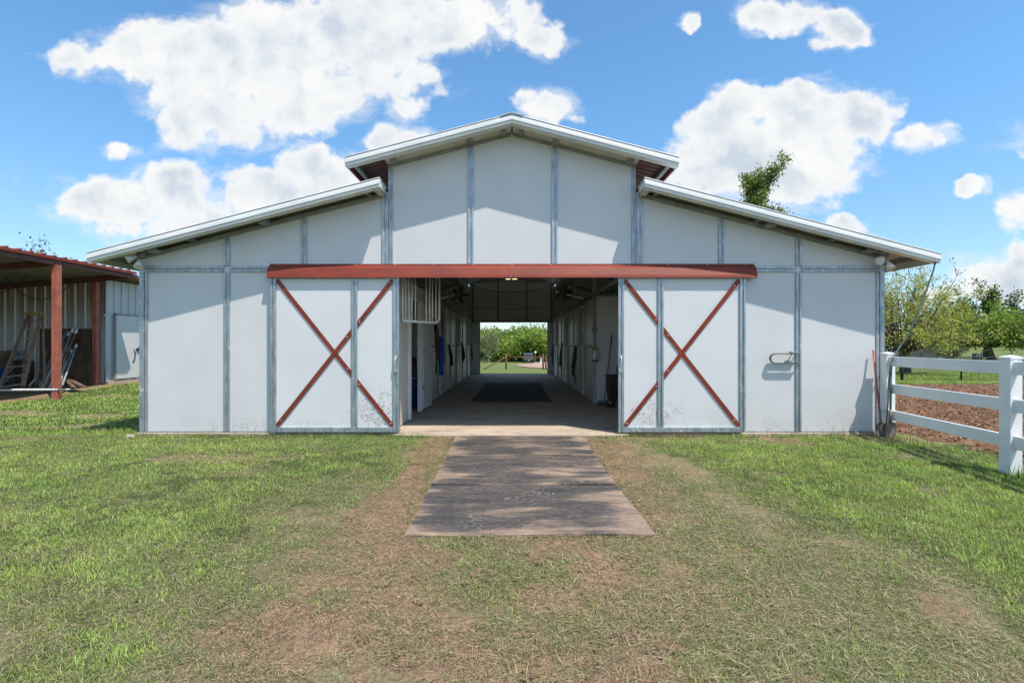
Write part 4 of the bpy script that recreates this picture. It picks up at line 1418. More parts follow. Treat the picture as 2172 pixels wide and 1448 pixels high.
fan((-1.30, 12.6, 2.52), -1, 'black barrel fan hung high over the left side of the aisle')
fan((1.26, 12.6, 2.58), 1, 'black barrel fan hung high over the right side of the aisle')


def cable(name, p0, p1, sag, r_, m, label, cat='cable', n=24):
    mb = MB()
    p0, p1 = Vector(p0), Vector(p1)
    pts = []
    for i in range(n + 1):
        u = i / n
        p = p0.lerp(p1, u); p.z -= sag * 4 * u * (1 - u)
        pts.append(p)
    mb.tube(pts, r_, 6)
    return tag(mb.build(name, m), label, cat)


cable('cable', (-1.76, 19.5, 3.62), (1.76, 19.5, 3.66), .38, .014, M['black'], 'upper black cable sagging across the aisle')
cable('cable', (-1.76, 21.5, 2.85), (1.76, 21.5, 2.86), .10, .009, M['black'], 'lower thin black cable strung across the aisle near the far gable')

# inside rubber mats
for k, (y0, y1) in enumerate(((11.6, 13.38), (13.44, 15.2), (15.27, 17.0))):
    x0, x1 = -0.92 + .02 * k, .90
    o = MB().box(x0, x1, y0, y1, 0.001, 0.022).build('floor_mat', M['mat_in'], None, .006, loc=(0, y0, 0))
    tag(o, ['nearest of the three dark rubber mats on the aisle floor', 'middle of the three dark rubber mats on the aisle floor', 'farthest of the three dark rubber mats on the aisle floor'][k], 'rubber mat', 'rubber mats inside the aisle')

# lit twin lamp under the header
m, t, b = mat('lamp_glow', 0.4)
b.inputs['Emission Color'].default_value = (1, .72, .35, 1)
b.inputs['Emission Strength'].default_value = 4
M['glow'] = m
lt = empty('security_light', (0.0, 7.74, 2.30), 'small twin headed lamp glowing warm just under the middle of the red header', 'lamp')
MB().box(-.04, .04, 7.72, 7.78, 2.30, 2.37).build('base', M['whitepaint'], lt, .004)
for sx in (-1, 1):
    h_ = MB().lathe([(.02, .05), (.045, .0), (.047, -.01)], (sx * .05 - .01, 7.72, 2.29), 14, 'z').build('lamp_head', M['steel'], lt)
    MB().lathe([(.001, -.006), (.04, -.006)], (sx * .05 - .01, 7.72, 2.29), 14, 'z').build('bulb', M['glow'], h_)


# ------------------------------------------------------------------ rubber mats outside
def outside_mat(pts, label, k, holes=()):
    """pts: four ground corners (xl_back, xr_back, yb, xl_front, xr_front, yf)"""
    xlb, xrb, yb, xlf, xrf, yf = pts
    nx_, ny_ = 60, 40
    V = []; Fc = []
    top = []
    for j in range(ny_ + 1):
        v = j / ny_
        for i in range(nx_ + 1):
            u = i / nx_
            x = (xlb + (xrb - xlb) * u) * (1 - v) + (xlf + (xrf - xlf) * u) * v
            y = yb * (1 - v) + yf * v
            x += .004 * math.sin(9 * v + k) * (abs(u - .5) * 2) ** 6
            y += .006 * math.sin(7 * u + 2 * k) * (abs(v - .5) * 2) ** 6
            z = float(gz(x, y)) + .017 + .010 * math.sin(3.1 * x + 1.3 * k) * math.sin(2.2 * y + k) + .006 * (v > .97) * 0
            top.append((x, y, z))
    nT = len(top)
    V = top + [(a, c_, d - .020) for a, c_, d in top]
    w_ = nx_ + 1
    for j in range(ny_):
        for i in range(nx_):
            a = j * w_ + i
            Fc.append((a, a + w_, a + w_ + 1, a + 1))
            Fc.append((nT + a, nT + a + 1, nT + a + w_ + 1, nT + a + w_))
    for i in range(nx_):
        Fc.append((i, i + 1, nT + i + 1, nT + i)); a = ny_ * w_ + i; Fc.append((a + 1, a, nT + a, nT + a + 1))
    for j in range(ny_):
        a = j * w_; Fc.append((a + w_, a, nT + a, nT + a + w_)); a = j * w_ + nx_; Fc.append((a, a + w_, nT + a + w_, nT + a))
    mb = MB(); mb.v = V; mb.f = [list(f) for f in Fc]
    cx, cy = (xlb + xrb) / 2, (yb + yf) / 2
    o = mb.build('rubber_mat', M['mat'], None, 0, loc=(cx, cy, float(gz(cx, cy))))
    for p in o.data.polygons: p.use_smooth = True
    sm = o.modifiers.new('edge', 'EDGE_SPLIT'); sm.split_angle = R(40)
    return tag(o, label, 'rubber mat', 'rubber mats laid end to end outside the doorway')


outside_mat((-.81, 1.04, 7.41, -.785, 1.005, 6.19), 'dusty rubber mat touching the concrete threshold, with a soil filled dent', 0)
outside_mat((-.785, 1.01, 6.150, -.782, 1.01, 4.975), 'middle dusty rubber mat between the other two outdoor mats', 1)
outside_mat((-.785, 1.01, 4.935, -.77, 1.035, 3.70), 'largest looking dusty rubber mat nearest the camera, scuffed black and tan', 2)
# ------------------------------------------------------------------ fittings on the front wall
def uplight(c, sx, label):
    root = empty('floodlight', c, label, 'floodlight', 'twin floodlights under the eaves')
    MB().box(c[0] - .05, c[0] + .05, c[1] - .05, c[1] + .02, c[2] - .03, c[2] + .05).build('base', M['steel'], root, .006)
    for (ox, oz, dx_, dz_) in ((sx * -.10, -.02, sx * -.8, -.45), (sx * .05, -.07, sx * .15, -1)):
        a = Vector((c[0] + ox * .3, c[1] - .06, c[2] + oz))
        d = Vector((dx_, -.45, dz_)).normalized()
        e = a + d * .13
        mb = MB().tube([a, a + d * .04, a + d * .05, e], [.022, .024, .035, .062], 16)
        mb.build('lamp_head', M['whitepaint'], root)


uplight((-5.42, YW - .08, 2.60), 1, 'white twin floodlight under the left eave corner of the barn')
uplight((5.43, YW - .08, 2.58), 1, 'white floodlight under the right eave corner of the barn')
vl = empty('wall_lamp', (-5.52, 7.9, 2.1), 'small white lantern on the left side wall of the barn', 'wall lamp')
MB().box(-5.55, -5.49, 7.80, 7.92, 2.08, 2.22).build('base', M['whitepaint'], vl, .006)
MB().lathe([(.03, -.10), (.055, -.08), (.055, 0), (.075, .03), (.075, .06), (.05, .09), (.001, .09)], (-5.60, 7.82, 2.12), 8).build('shade', M['whitepaint'], vl)

# U shaped pipe rack on the right wall
rk = empty('pipe_rack', (4.15, YW - .02, 1.1), 'U shaped dark pipe rack sticking out of the right wall panel', 'rack')
yo = YW - .20
mb = MB()
pts = [(4.18, YW - .10, 1.165), (3.90, YW - .135, 1.165)]
zc, rr_ = 1.095, .07
xs_ = 3.86
pts = [(4.20, YW - .12, zc + rr_), (xs_, YW - .16, zc + rr_)]
for a in range(1, 12):
    an = math.pi / 2 + math.pi * a / 12
    pts.append((xs_ + rr_ * 1.1 * math.cos(an), YW - .16, zc + rr_ * math.sin(an)))
pts += [(xs_, YW - .16, zc - rr_), (4.20, YW - .12, zc - rr_)]
V = []; Fc = []
for q, p in enumerate(pts):
    a_ = Vector(pts[max(q - 1, 0)]); b2_ = Vector(pts[min(q + 1, len(pts) - 1)]); tn = (b2_ - a_); nn = Vector((-tn.z, 0, tn.x)).normalized() * .006
    for (dy, sg) in ((-.087, 1), (-.050, 1), (-.050, -1), (-.087, -1)):
        V.append((p[0] + nn.x * sg, YW + dy, p[2] + nn.z * sg))
for q in range(len(pts) - 1):
    for k in range(4):
        Fc.append((q * 4 + k, q * 4 + (k + 1) % 4, q * 4 + 4 + (k + 1) % 4, q * 4 + 4 + k))
mb.add(V, Fc)
mb.build('pipe', simple('dark_pipe', (.09, .085, .08), None, 9, .4, .6), rk)
MB().box(4.075, 4.165, YW - .095, YW - .045, 1.173, 1.198).build('clamp', M['steel'], rk, .003)
mb = MB()
for x in (4.08, 4.14):
    mb.tube([(x + .02, YW - .07, 1.165), (x - .02, YW - .012, 1.03)], .006, 6)
mb.tube([(4.19, YW - .07, zc + rr_), (4.235, YW - .025, zc + rr_)], .009, 8).tube([(4.19, YW - .07, zc - rr_), (4.235, YW - .025, zc - rr_)], .009, 8)
mb.build_each('strut', M['steel'], rk)

# ------------------------------------------------------------------ white vinyl fence on the right
FA = Vector((5.41, 7.40, 0)); FB = Vector((5.16, 5.32, 0))
fd = (FB - FA).normalized()
fence = empty('vinyl_fence', FA, 'white three rail vinyl fence running from the right corner of the barn', 'fence')


def fpost(p, ztop=1.155):
    s_ = .0635
    mb = MB(); mb.box(p.x - s_, p.x + s_, p.y - s_, p.y + s_, -.20, ztop)
    o = mb.build('post', M['vinyl'], fence, .005)
    c1 = MB()
    a = s_ + .007
    c1.box(p.x - a, p.x + a, p.y - a, p.y + a, ztop, ztop + .018)
    c1.add([(p.x - a + .004, p.y - a + .004, ztop + .0185), (p.x + a - .004, p.y - a + .004, ztop + .0185), (p.x + a - .004, p.y + a - .004, ztop + .0185), (p.x - a + .004, p.y + a - .004, ztop + .0185), (p.x, p.y, ztop + .042)], [(0, 1, 4), (1, 2, 4), (2, 3, 4), (3, 0, 4)])
    c1.build('post_cap', M['vinyl'], o)


posts = [FA, FB, FB + fd * 2.3, FB + fd * 4.6]
for p in posts: fpost(p)
for a, c_ in zip(posts[:-1], posts[1:]):
    for zc in (1.06, .675, .30):
        p0 = a + fd * .05; p1 = c_ - fd * .05
        MB().bar((p0.x, p0.y, zc), (p1.x, p1.y, zc), .135, .04, (1, 0, 0)).build('rail', M['vinyl'], fence, .004)


# shovels
def shovel(top, bot, m, label, rb=.014, cut=1.0):
    top, bot = Vector(top), Vector(bot)
    root = empty('shovel', bot, label, 'shovel', 'shovels leaning at the right corner of the barn')
    ax = (top - bot).normalized()
    neck = bot + ax * .30
    MB().tube([neck + ax * .08, top], rb, 10).build('handle', m, root)
    MB().tube([neck - ax * .02, neck + ax * .05, neck + ax * .16], [.022, .018, rb + .003], 10).build('socket', M['blade_steel'], root)
    side = ax.cross(Vector((0, -1, 0))).normalized()
    nrm = side.cross(ax).normalized()
    if nrm.y > 0: nrm = -nrm
    V = []
    prof_ = [(0.0, .003), (.035, .030), (.08, .058), (.15, .080), (.24, .080), (.285, .052)]
    for (h, w) in prof_:
        for k in range(9):
            u = k / 4 - 1
            V.append(bot + ax * h + side * (w * u) - nrm * (.022 * (1 - u * u)) + nrm * .012)
    V2 = [v - nrm * .003 for v in V]
    Fc = [(i * 9 + k, i * 9 + k + 1, (i + 1) * 9 + k + 1, (i + 1) * 9 + k) for i in range(5) for k in range(8)]
    mb = MB(); mb.add(V, Fc, True); mb.add(V2, [f[::-1] for f in Fc], True)
    mb.build('blade', M['blade_steel'], root)


shovel(P3(1852, 742, 7.545), P3(1873, 940, 7.30), M['red_rust'], 'red handled shovel leaning against the barn corner')
shovel(P3(1890, 775, 7.27), P3(1888, 938, 7.24), M['hose'], 'green handled shovel against the first white fence post')
# hose / lightning cable from roof corner
pA = Vector(P3(1983, 567, 7.27)); 
mb = MB()
pts = [P3(1984, 553, 7.25), P3(1981, 570, 7.25), P3(1964.5, 618, 7.26), P3(1947, 662, 7.27), P3(1929, 706, 7.27), P3(1907, 738, 7.26), P3(1894, 758, 7.25), P3(1889, 773, 7.23), P3(1885, 810, 7.2), P3(1884, 848, 7.2), P3(1881, 885, 7.2), P3(1879, 915, 7.2)]
mb.tube(pts, .0105, 8)
tag(mb.build('hose', M['hose']), 'thin grey green hose hanging from the right roof corner down past the fence post', 'hose')
mb = MB()
mb.tube([P3(1858, 862, 7.5), P3(1870, 872, 7.35), P3(1895, 872, 7.25), P3(1918, 868, 7.3), P3(1922, 855, 7.35), P3(1915, 846, 7.4)], .004, 6)
tag(mb.build('wire', M['black']), 'loose black wire loop tied round the first fence post', 'wire')

# stone by left corner
cl = MB(); clod(cl, P3(268, 912, 7.3)[0], 7.36, -.02, .05, 5); clod(cl, -5.60, 7.43, -.02, .04, 8)
tag(MB().add(cl.v[:28], cl.f[:22]).build('stone', simple('pale_stone', (.45, .40, .32), None, 9, .9), None, 0, loc=None), 'pale broken stone in the grass at the left corner of the barn', 'stone')

# ------------------------------------------------------------------ SHED on the left
XE, XW, XE2 = -11.25, -12.35, -11.72
shed = empty('shed', (-12.5, 13.0, 0), 'open fronted metal shed with red roof edge, red posts and a grey walled end', 'shed')


def corr(name, fixed, a0, a1, z0, z1, m, parent, along='x', rib=.045, pitch=.305, h=.03, face=-1, ztop=None, minor=True):
    """ribbed sheet with real ribs, 'rib' attribute on rib tops"""
    prof_ = []  # (along, out, ribval)
    a = a0
    while a < a1:
        prof_ += [(a, 0, 0), (a + .012, h, 1), (a + .012 + rib, h, 1), (a + .024 + rib, 0, 0)]
        if minor:
            for q in (.11, .19):
                prof_ += [(a + q, 0, 0), (a + q + .006, .008, 0), (a + q + .022, .008, 0), (a + q + .028, 0, 0)]
        a += pitch
    prof_.append((a1, 0, 0))
    prof_ = [p for p in prof_ if p[0] <= a1]
    n = len(prof_)
    V = []; at = []
    for zz in (0, 1):
        for (u, o_, r_) in prof_:
            z = z0 if zz == 0 else (z1 if ztop is None else ztop(u))
            if along == 'x': V.append((u, fixed + face * o_, z))
            else: V.append((fixed + face * o_, u, z))
            at.append(r_)
    V2 = [((v[0], v[1] - face * .012, v[2]) if along == 'x' else (v[0] - face * .012, v[1], v[2])) for v in V]
    Fc = [(i, i + 1, n + i + 1, n + i) for i in range(n - 1)]
    F2 = [(2 * n + n + i, 2 * n + n + i + 1, 2 * n + i + 1, 2 * n + i) for i in range(n - 1)]
    off = np.array(wloc(parent)[:])
    VV = np.array(V + V2) - off
    o = grid_mesh(name, VV, np.array(Fc + F2), m, {'rib': ('FLOAT', np.array(at + at))}, False)
    o.parent = parent
    return o


def zroof(x): return 3.46 - .08 * (XE - x)


corr('back_wall', 15.62, -20.0, -12.4, .10, 3.3, M['shed_in'], shed, 'x', face=-1, ztop=lambda u: zroof(u) - .13)
corr('side_wall', XW, 15.62, 26.0, .16, 3.3, M['shed_out'], shed, 'y', face=1, ztop=lambda u: zroof(XW) - .12, minor=False, pitch=.305)
corr('side_wall', -20.0, 8.0, 26.0, .0, 2.7, M['shed_in'], shed, 'y', face=1)
# foundation
MB().box(-20, XW + .06, 15.66, 26, -.1, .155).build('foundation', M['concrete'], shed)
# roof
rf = MB()
rf.prism([(XE, 0, zroof(XE)), (-20.2, 0, zroof(-20.2)), (-20.2, 0, zroof(-20.2) - .01), (XE, 0, zroof(XE) - .01)], (0, 7.4, 0))
rf.v = [(v[0], v[1] + 8.0, v[2]) for v in rf.v]
r2 = MB()
r2.prism([(XE2, 15.4, zroof(XE2)), (-20.2, 15.4, zroof(-20.2)), (-20.2, 15.4, zroof(-20.2) - .01), (XE2, 15.4, zroof(XE2) - .01)], (0, 10.8, 0))
rf.add(r2.v, r2.f)
y = 8.05
while y < 26:
    xe = XE if y < 15.36 else XE2
    rf.prism([(xe + .02, y, zroof(xe) + .001), (-20.2, y, zroof(-20.2) + .001), (-20.2, y, zroof(-20.2) + .03), (xe + .02, y, zroof(xe) + .03)], (0, .06, 0))
    y += .305
shroof = rf.build('roof', M['red_roof'], shed)
un = MB().prism([(XE - .03, 8.02, zroof(XE) - .016), (-20.1, 8.02, zroof(-20.1) - .016), (-20.1, 8.02, zroof(-20.1) - .022), (XE - .03, 8.02, zroof(XE) - .022)], (0, 7.55, 0))
un.build('roof_underside', M['liner'], shroof)
fb_ = MB()
fb_.box(XE - .02, XE + .01, 8.0, 15.39, zroof(XE) - .075, zroof(XE) - .011)
fb_.box(XE2 - .02, XE2 + .01, 15.41, 26.2, zroof(XE2) - .075, zroof(XE2) - .011)
fb_.build('eave_trim', M['red'], shroof)
bm = MB()
bm.box(XE - .16, XE - .06, 8.0, 15.55, zroof(XE) - .20, zroof(XE) - .075)
bm.build('eave_beam', M['beam'], shed)
for y in (8.3, 10.6, 12.9, 15.45):
    bm = MB(); bm.bar((XE - .17, y, zroof(XE) - .115), (-20, y, zroof(-20) - .115), .15, .08, (0, 1, 0)); bm.build('roof_beam', M['beam'], shed)


def hpost(x, y, z0, z1, w, d, nm='post'):
    mb = MB()
    mb.box(x - w / 2, x - w * .06, y - d / 2, y + d / 2, z0, z1)
    mb.box(x + w * .06, x + w / 2, y - d / 2, y + d / 2, z0, z1)
    mb.box(x - w * .058, x + w * .058, y - d / 2 + .012, y + d / 2 - .012, z0, z1)
    return mb.build(nm, M['red_rust'], shed, .004)


hpost(-11.30, 12.75, -.2, zroof(XE) - .205, .14, .14)
hpost(-12.50, 15.45, -.05, zroof(-12.5) - .2, .12, .16)
hpost(-19.6, 12.75, -.2, 2.6, .15, .15)
hpost(-11.30, 8.5, -.2, zroof(XE) - .235, .15, .15)
# double doors on the grey end wall
sd_ = empty  # noqa
d0, d1 = 15.95, 17.75
mb = MB()
mb.box(XW + .035, XW + .06, d0, (d0 + d1) / 2 - .006, .22, 2.20)
mb.box(XW + .035, XW + .06, (d0 + d1) / 2 + .006, d1, .22, 2.20)
dr = mb.build_each('door', make_panel('shed_door_white', (.62, .63, .62), .1), shed)[0]
mb = MB()
mb.box(XW + .034, XW + .075, d0 - .05, d0 - .002, .20, 2.25)
mb.box(XW + .034, XW + .075, d0 - .05, d1, 2.203, 2.25)
mb.build('door_frame', M['steel'], dr)
mb = MB()
mb.tube([(XW + .07, 16.70, 1.12), (XW + .075, 16.75, .98), (XW + .07, 16.72, .80), (XW + .07, 16.65, .72)], .018, 6)
mb.box(XW + .06, XW + .10, 16.80, 16.95, 1.08, 1.16)
mb.tube([(XW + .07, 16.80, 1.12), (XW + .09, 16.90, 1.20), (XW + .08, 17.0, 1.10), (XW + .08, 16.95, .98)], .018, 6)
mb.build('latch_chain', M['black'], dr)

# pipe rail low in front of the bay
tag(MB().tube([(-17.5, 12.7, .145), (-11.22, 12.7, .175)], .032, 10).tube([(-11.22, 12.7, .175), (-10.95, 12.75, .18)], .02, 8).build('pipe', M['galv']),
    'long galvanised pipe lying level across the front of the shed bay', 'pipe')

# step ladder
ld = empty('step_ladder', P3(30, 822, 13.6), 'tall brown step ladder leaning in the open shed with a yellow top', 'ladder')
A0, A1 = Vector(P3(-2, 826, 13.5)), Vector(P3(60, 668, 14.6))
B0, B1 = Vector(P3(50, 818, 13.5)), Vector(P3(86, 668, 14.6))
for k, (a, c_) in enumerate(((A0, A1), (B0, B1))):
    MB().bar(a, c_, .085, .035, (1, 0, 0)).build('rail', M['ladder'], ld, .004)
for k in range(8):
    u = .03 + k * .125
    a, c_ = A0.lerp(A1, u), B0.lerp(B1, u)
    MB().bar(a, c_, .025, .085, (0, 1, .2)).build('step', M['steel'], ld)
for (a, c_) in ((A0, A1), (B0, B1)):
    MB().bar((a.x + .25, a.y + .35, a.z), (c_.x + .02, c_.y + .04, c_.z), .05, .03, (1, 0, 0)).build('rear_rail', M['ladder'], ld)
MB().bar(A1 + Vector((-.05, 0, .03)), B1 + Vector((.05, 0, .03)), .07, .14, (0, 1, 0)).build('top_cap', simple('yellow_cap', (.42, .27, .06), None, 5, .6), ld, .006)
mb = MB()
for u in (.14, .265):
    a, c_ = A0.lerp(A1, u), B0.lerp(B1, u)
    mb.bar(a + (c_ - a) * .25, a + Vector((.01, -.01, -.16)), .012, .012); mb.bar(c_ - (c_ - a) * .25, c_ + Vector((-.01, -.01, -.16)), .012, .012)
mb.build_each('corner_strut', M['galv'], ld)

# plywood
V0 = [P3(84, 812, 15.2), P3(192, 812, 15.2), P3(192, 697, 15.5), P3(84, 697, 15.5)]
tag(MB().prism(V0, (0, .03, 0)).build('plywood_sheet', M['plywood'], None, 0, loc=P3(138, 812, 15.2)), 'dark stained plywood sheet leaning on the shed wall behind the poles', 'plywood sheet')
# leaning poles
rp = random.Random(5)
poles = [(62, 822, 118, 752, 'galv'), (75, 826, 115, 700, 'plywood'), (88, 828, 118, 728, 'galv'), (92, 828, 142, 700, 'galv'), (96, 826, 147, 705, 'wood'),
         (104, 828, 155, 697, 'galv'), (110, 826, 163, 699, 'wood'), (128, 826, 143, 724, 'galv'), (132, 822, 162, 731, 'galv'), (84, 824, 132, 716, 'wood'), (120, 824, 152, 742, 'galv')]
words = ['lowest leaning pole, slanting from the foot of the ladder', 'dark pole standing just left of the red post', 'pole with a pale tip crossing behind the red post low down',
         'pale topped grey pole touching the right of the red post', 'wooden pole leaning close beside the red post', 'tallest grey pole just right of the red post',
         'rightmost tall wooden pole of the leaning bundle', 'steepest short grey pole right of the red post', 'shortest rightmost grey pole with a white tip', 'wooden pole passing hidden behind the red post', 'thin short grey pole low in the bundle']
for k, (xa, ya, xb, yb, mm) in enumerate(poles):
    a = Vector(P3(xa, ya - 4, 13.7)); c_ = Vector(P3(xb, yb, 15.1))
    root = empty('pole', a, words[k] + ' in the open shed', 'pole', 'poles leaning in the shed')
    MB().tube([a, c_], .026, 7).build('shaft', {'galv': M['steel'], 'plywood': M['plywood'], 'wood': M['wood']}[mm], root)
    if k % 2 == 0 or k in (5,):
        ax = (c_ - a).normalized()
        MB().tube([c_ - ax * .16, c_ + ax * .02], .033, 7).build('tip', M['whitepaint'], root)
for k, (p, q) in enumerate((((140, 803), (160, 822)), ((150, 806), (178, 820)))):
    tag(MB().bar(P3(p[0], p[1], 14.3), P3(q[0], q[1], 13.9), .16, .03, (0, .3, 1)).build('plank', M['wood']),
        ['short plank tilted upright at the foot of the leaning poles', 'short plank lying flat beside the tilted plank in the shed'][k], 'plank', 'planks by the poles')
# tub and crate at the left edge
tag(MB().lathe([(.001, 0), (.36, 0), (.42, .5), (.44, .52), (.40, .52), (.36, .05), (.001, .05)], P3(-14, 818, 14.9), 24).build('tub', M['blue']), 'dark blue tub behind the ladder at the left edge of the shed', 'tub')
sc_ = P3(2, 765, 15.1)
tag(MB().lathe([(.001, 0), (.24, 0), (.27, .28), (.28, .3), (.001, .3)], sc_, 20).build('bucket', simple('brown_bucket', (.22, .15, .10))), 'tan bucket stacked above the blue tub at the left edge', 'bucket')
tag(MB().box(sc_[0] - .9, sc_[0] + .55, 14.95, 15.55, .05, sc_[2] - .002).build('workbench', M['plywood'], None, .01), 'dark low bench carrying the tan bucket against the shed wall', 'bench')
for k, (x0, x1) in enumerate(((-15.6, -13.2), (-14.0, -11.8))):
    cable('hanging_cord', (x0, 14.2, 3.15), (x1, 14.0, 3.2), .55 + .1 * k, .012, M['black'], ['dark cord drooping under the shed roof left of the red post', 'dark cord drooping under the shed roof right of the red post'][k], 'cord')
tag(MB().lathe([(.001, 0), (.16, 0), (.19, .05), (.12, .10), (.001, .11)], (-11.55, 16.3, .06), 12).build('rubber_pan', M['black']), 'low black rubber pan on the grass by the white shed doors', 'pan')


# ------------------------------------------------------------------ trees
def leaves_mesh(C, size, cols, parent, name='crown', seed=1, flat=0.0):
    r_ = np.random.default_rng(seed)
    n = len(C)
    u = r_.normal(size=(n, 3)); u /= np.linalg.norm(u, axis=1)[:, None]
    w = r_.normal(size=(n, 3)); w -= (w * u).sum(1)[:, None] * u; w /= np.linalg.norm(w, axis=1)[:, None]
    s_ = size * (0.6 + 0.8 * r_.random(n))
    a = u * s_[:, None]; b_ = w * (s_ * 0.55)[:, None]
    V = np.stack([C - a, C + b_ * .9 - a * .1, C + a, C - b_ * .9 + a * .1], 1)
    ci = r_.integers(0, len(cols), n)
    col = np.array(cols)[ci] * (0.7 + 0.6 * r_.random(n))[:, None]
    C4 = np.concatenate([np.repeat(col[:, None, :], 4, 1), np.ones((n, 4, 1))], -1)
    Fq_ = np.arange(n * 4).reshape(n, 4)
    off = np.array(wloc(parent)[:]) if parent else 0
    o = grid_mesh(name, V.reshape(-1, 3) - off, Fq_, M['leaf'], {'col': ('FLOAT_COLOR', C4.reshape(-1, 4))}, False)
    if parent: o.parent = parent
    return o


def tree(base, H, cr, label, cat='tree', name='tree', seed=1, fork=.25, trunk_r=.2, up=.55, nlimb=7, depth=3, leafn=6000, lsize=.09,
         cols=((.08, .13, .03),), bark='bark', jit=.35, group=None, flat=1.0, tubes=6, twig=True, lean=(0, 0), fan=False):
    rr = random.Random(seed)
    root = empty(name, base, label, cat, group)
    mb = MB()
    tips = []
    B = Vector(base)

    def grow(p, d, L, r_, lev):
        pts = [p.copy()]; rs = [r_]
        n = 5 if lev < 2 else 4
        q = p.copy(); dd = d.copy()
        for i in range(n):
            dd = (dd + Vector((rr.gauss(0, .12), rr.gauss(0, .12), rr.gauss(.03, .07)))).normalized()
            q = q + dd * (L / n)
            pts.append(q.copy()); rs.append(r_ * (1 - .62 * (i + 1) / n))
            if lev >= 1: tips.append((q.copy(), lev))
        mb.tube(pts, rs, tubes if lev < 2 else 4, False)
        if lev >= depth: return
        for k in range(nlimb if lev == 0 else rr.choice((3, 4, 4))):
            u = rr.uniform(.45, 1.0) if lev else rr.uniform(.75, 1.0)
            j = min(int(u * n), n)
            s0 = pts[j]
            sp = rr.uniform(.5, 1.0)
            az = rr.uniform(0, 6.283) if lev else (k / nlimb * 6.283 + rr.uniform(-.4, .4))
            o_ = Vector((math.cos(az), math.sin(az), 0))
            nd = (dd * (1.0 if lev else .2) + o_ * (sp if lev or not fan else rr.uniform(.1, 1.5)) * flat + Vector((0, 0, up))).normalized()
            L2 = (L * rr.uniform(.5, .75)) if lev else rr.uniform(.75, 1.05) * cr
            grow(s0, nd, L2, max(rs[j] * .62, .008), lev + 1)
    d0_ = Vector((lean[0], lean[1], 1)).normalized()
    grow(B + Vector((0, 0, -.2)), d0_, H * fork + .2, trunk_r, 0)
    # fit to height
    zmax = max(t_[0].z for t_ in tips) - B.z
    k = (H * .96) / zmax
    mb.v = [(v[0], v[1], B.z + (v[2] - B.z) * k) for v in mb.v]
    mb.build('trunk', M[bark], root)
    if leafn:
        T = np.array([[t_[0].x, t_[0].y, B.z + (t_[0].z - B.z) * k] for t_ in tips if t_[1] >= depth - 1])
        r_ = np.random.default_rng(seed)
        ii = r_.integers(0, len(T), leafn)
        Cc = T[ii] + r_.normal(size=(leafn, 3)) * jit * np.array([1, 1, .7])
        leaves_mesh(Cc, lsize, cols, root, 'crown', seed)
    return root


def env_tree(base, H, th, rx, label, ns=40, leafn=8000, lsize=.08, cols=((.1, .2, .03),), bark='bark', seed=1, lo=-5, inner=.5, jit=.18, tr=.2, tw=4,
             thin=.045, lean=0.0, group=None, top=1.0, sidex=1.0):
    """tree whose shoots fan from the fork to an uneven rounded envelope"""
    rr = random.Random(seed)
    root = empty('tree', base, label, 'tree', group)
    B = Vector(base)
    fk = B + Vector((lean * th, 0, th))
    mb = MB()
    mb.tube([B + Vector((0, 0, -.3)), B + Vector((lean * th * .3, 0, th * .4)), fk, fk + Vector((0, 0, .15 * (H - th)))], [tr * 1.35, tr, tr * .85, tr * .5], 9)
    pts = []
    for k in range(ns):
        az = rr.uniform(0, 6.283); sl = rr.uniform(math.sin(R(lo)), 1); el = math.asin(sl)
        q = rr.uniform(.72, 1.06) * (1 + .10 * math.sin(3 * az + seed) + .08 * math.sin(7 * az + 2 * seed))
        tgt = fk + Vector((math.cos(az) * math.cos(el) * rx * q * sidex, math.sin(az) * math.cos(el) * rx * q, (H - th) * sl * q * top))
        c1 = fk.lerp(tgt, .45) + Vector((rr.gauss(0, .06 * rx), rr.gauss(0, .06 * rx), .10 * (H - th) * (1 if sl < .6 else 0)))
        P_ = []
        for i in range(8):
            u = i / 7
            p = fk * (1 - u) ** 2 + c1 * (2 * u * (1 - u)) + tgt * u * u
            P_.append(p)
        r0 = thin * rr.uniform(.7, 1.3)
        mb.tube(P_, [r0 * (1 - .8 * i / 7) for i in range(8)], 5, False)
        for i in range(2, 8):
            if i / 7 >= inner: pts.append(P_[i])
            for _ in range(tw if i / 7 >= inner * .8 else 1):
                L = rx * rr.uniform(.10, .26)
                d = Vector((rr.gauss(0, 1), rr.gauss(0, 1), rr.gauss(.5, .8))).normalized() + (tgt - fk).normalized() * .7
                e = P_[i] + d.normalized() * L
                mb.tube([P_[i], P_[i].lerp(e, .5) + Vector((0, 0, .02 * L)), e], [r0 * .4, r0 * .28, r0 * .12], 4, False)
                if i / 7 >= inner * .8: pts += [P_[i].lerp(e, .6), e]
    mb.build('trunk', M[bark], root)
    T = np.array([p[:] for p in pts])
    r2_ = np.random.default_rng(seed)
    wgt = r2_.random(len(T)) ** 2 + .05; wgt /= wgt.sum()
    ii = r2_.choice(len(T), leafn, p=wgt)
    leaves_mesh(T[ii] + r2_.normal(size=(leafn, 3)) * jit, lsize, cols, root, 'crown', seed)
    return root


YG = ((.36, .46, .10), (.42, .48, .12), (.42, .38, .13), (.28, .40, .08), (.48, .32, .15))
G1 = ((.18, .28, .05), (.23, .33, .06), (.13, .20, .04), (.28, .36, .08))
G2 = ((.06, .10, .03), (.09, .14, .04), (.045, .075, .025))
G3 = ((.15, .22, .05), (.20, .27, .065), (.25, .31, .09))


def at(px, Y, dz=0.0):
    x = (px - 1086) / F * Y
    return (x, Y, float(gz(x, Y)) + dz)


def zat(py, Y): return CZ - (py - 729) / F * Y


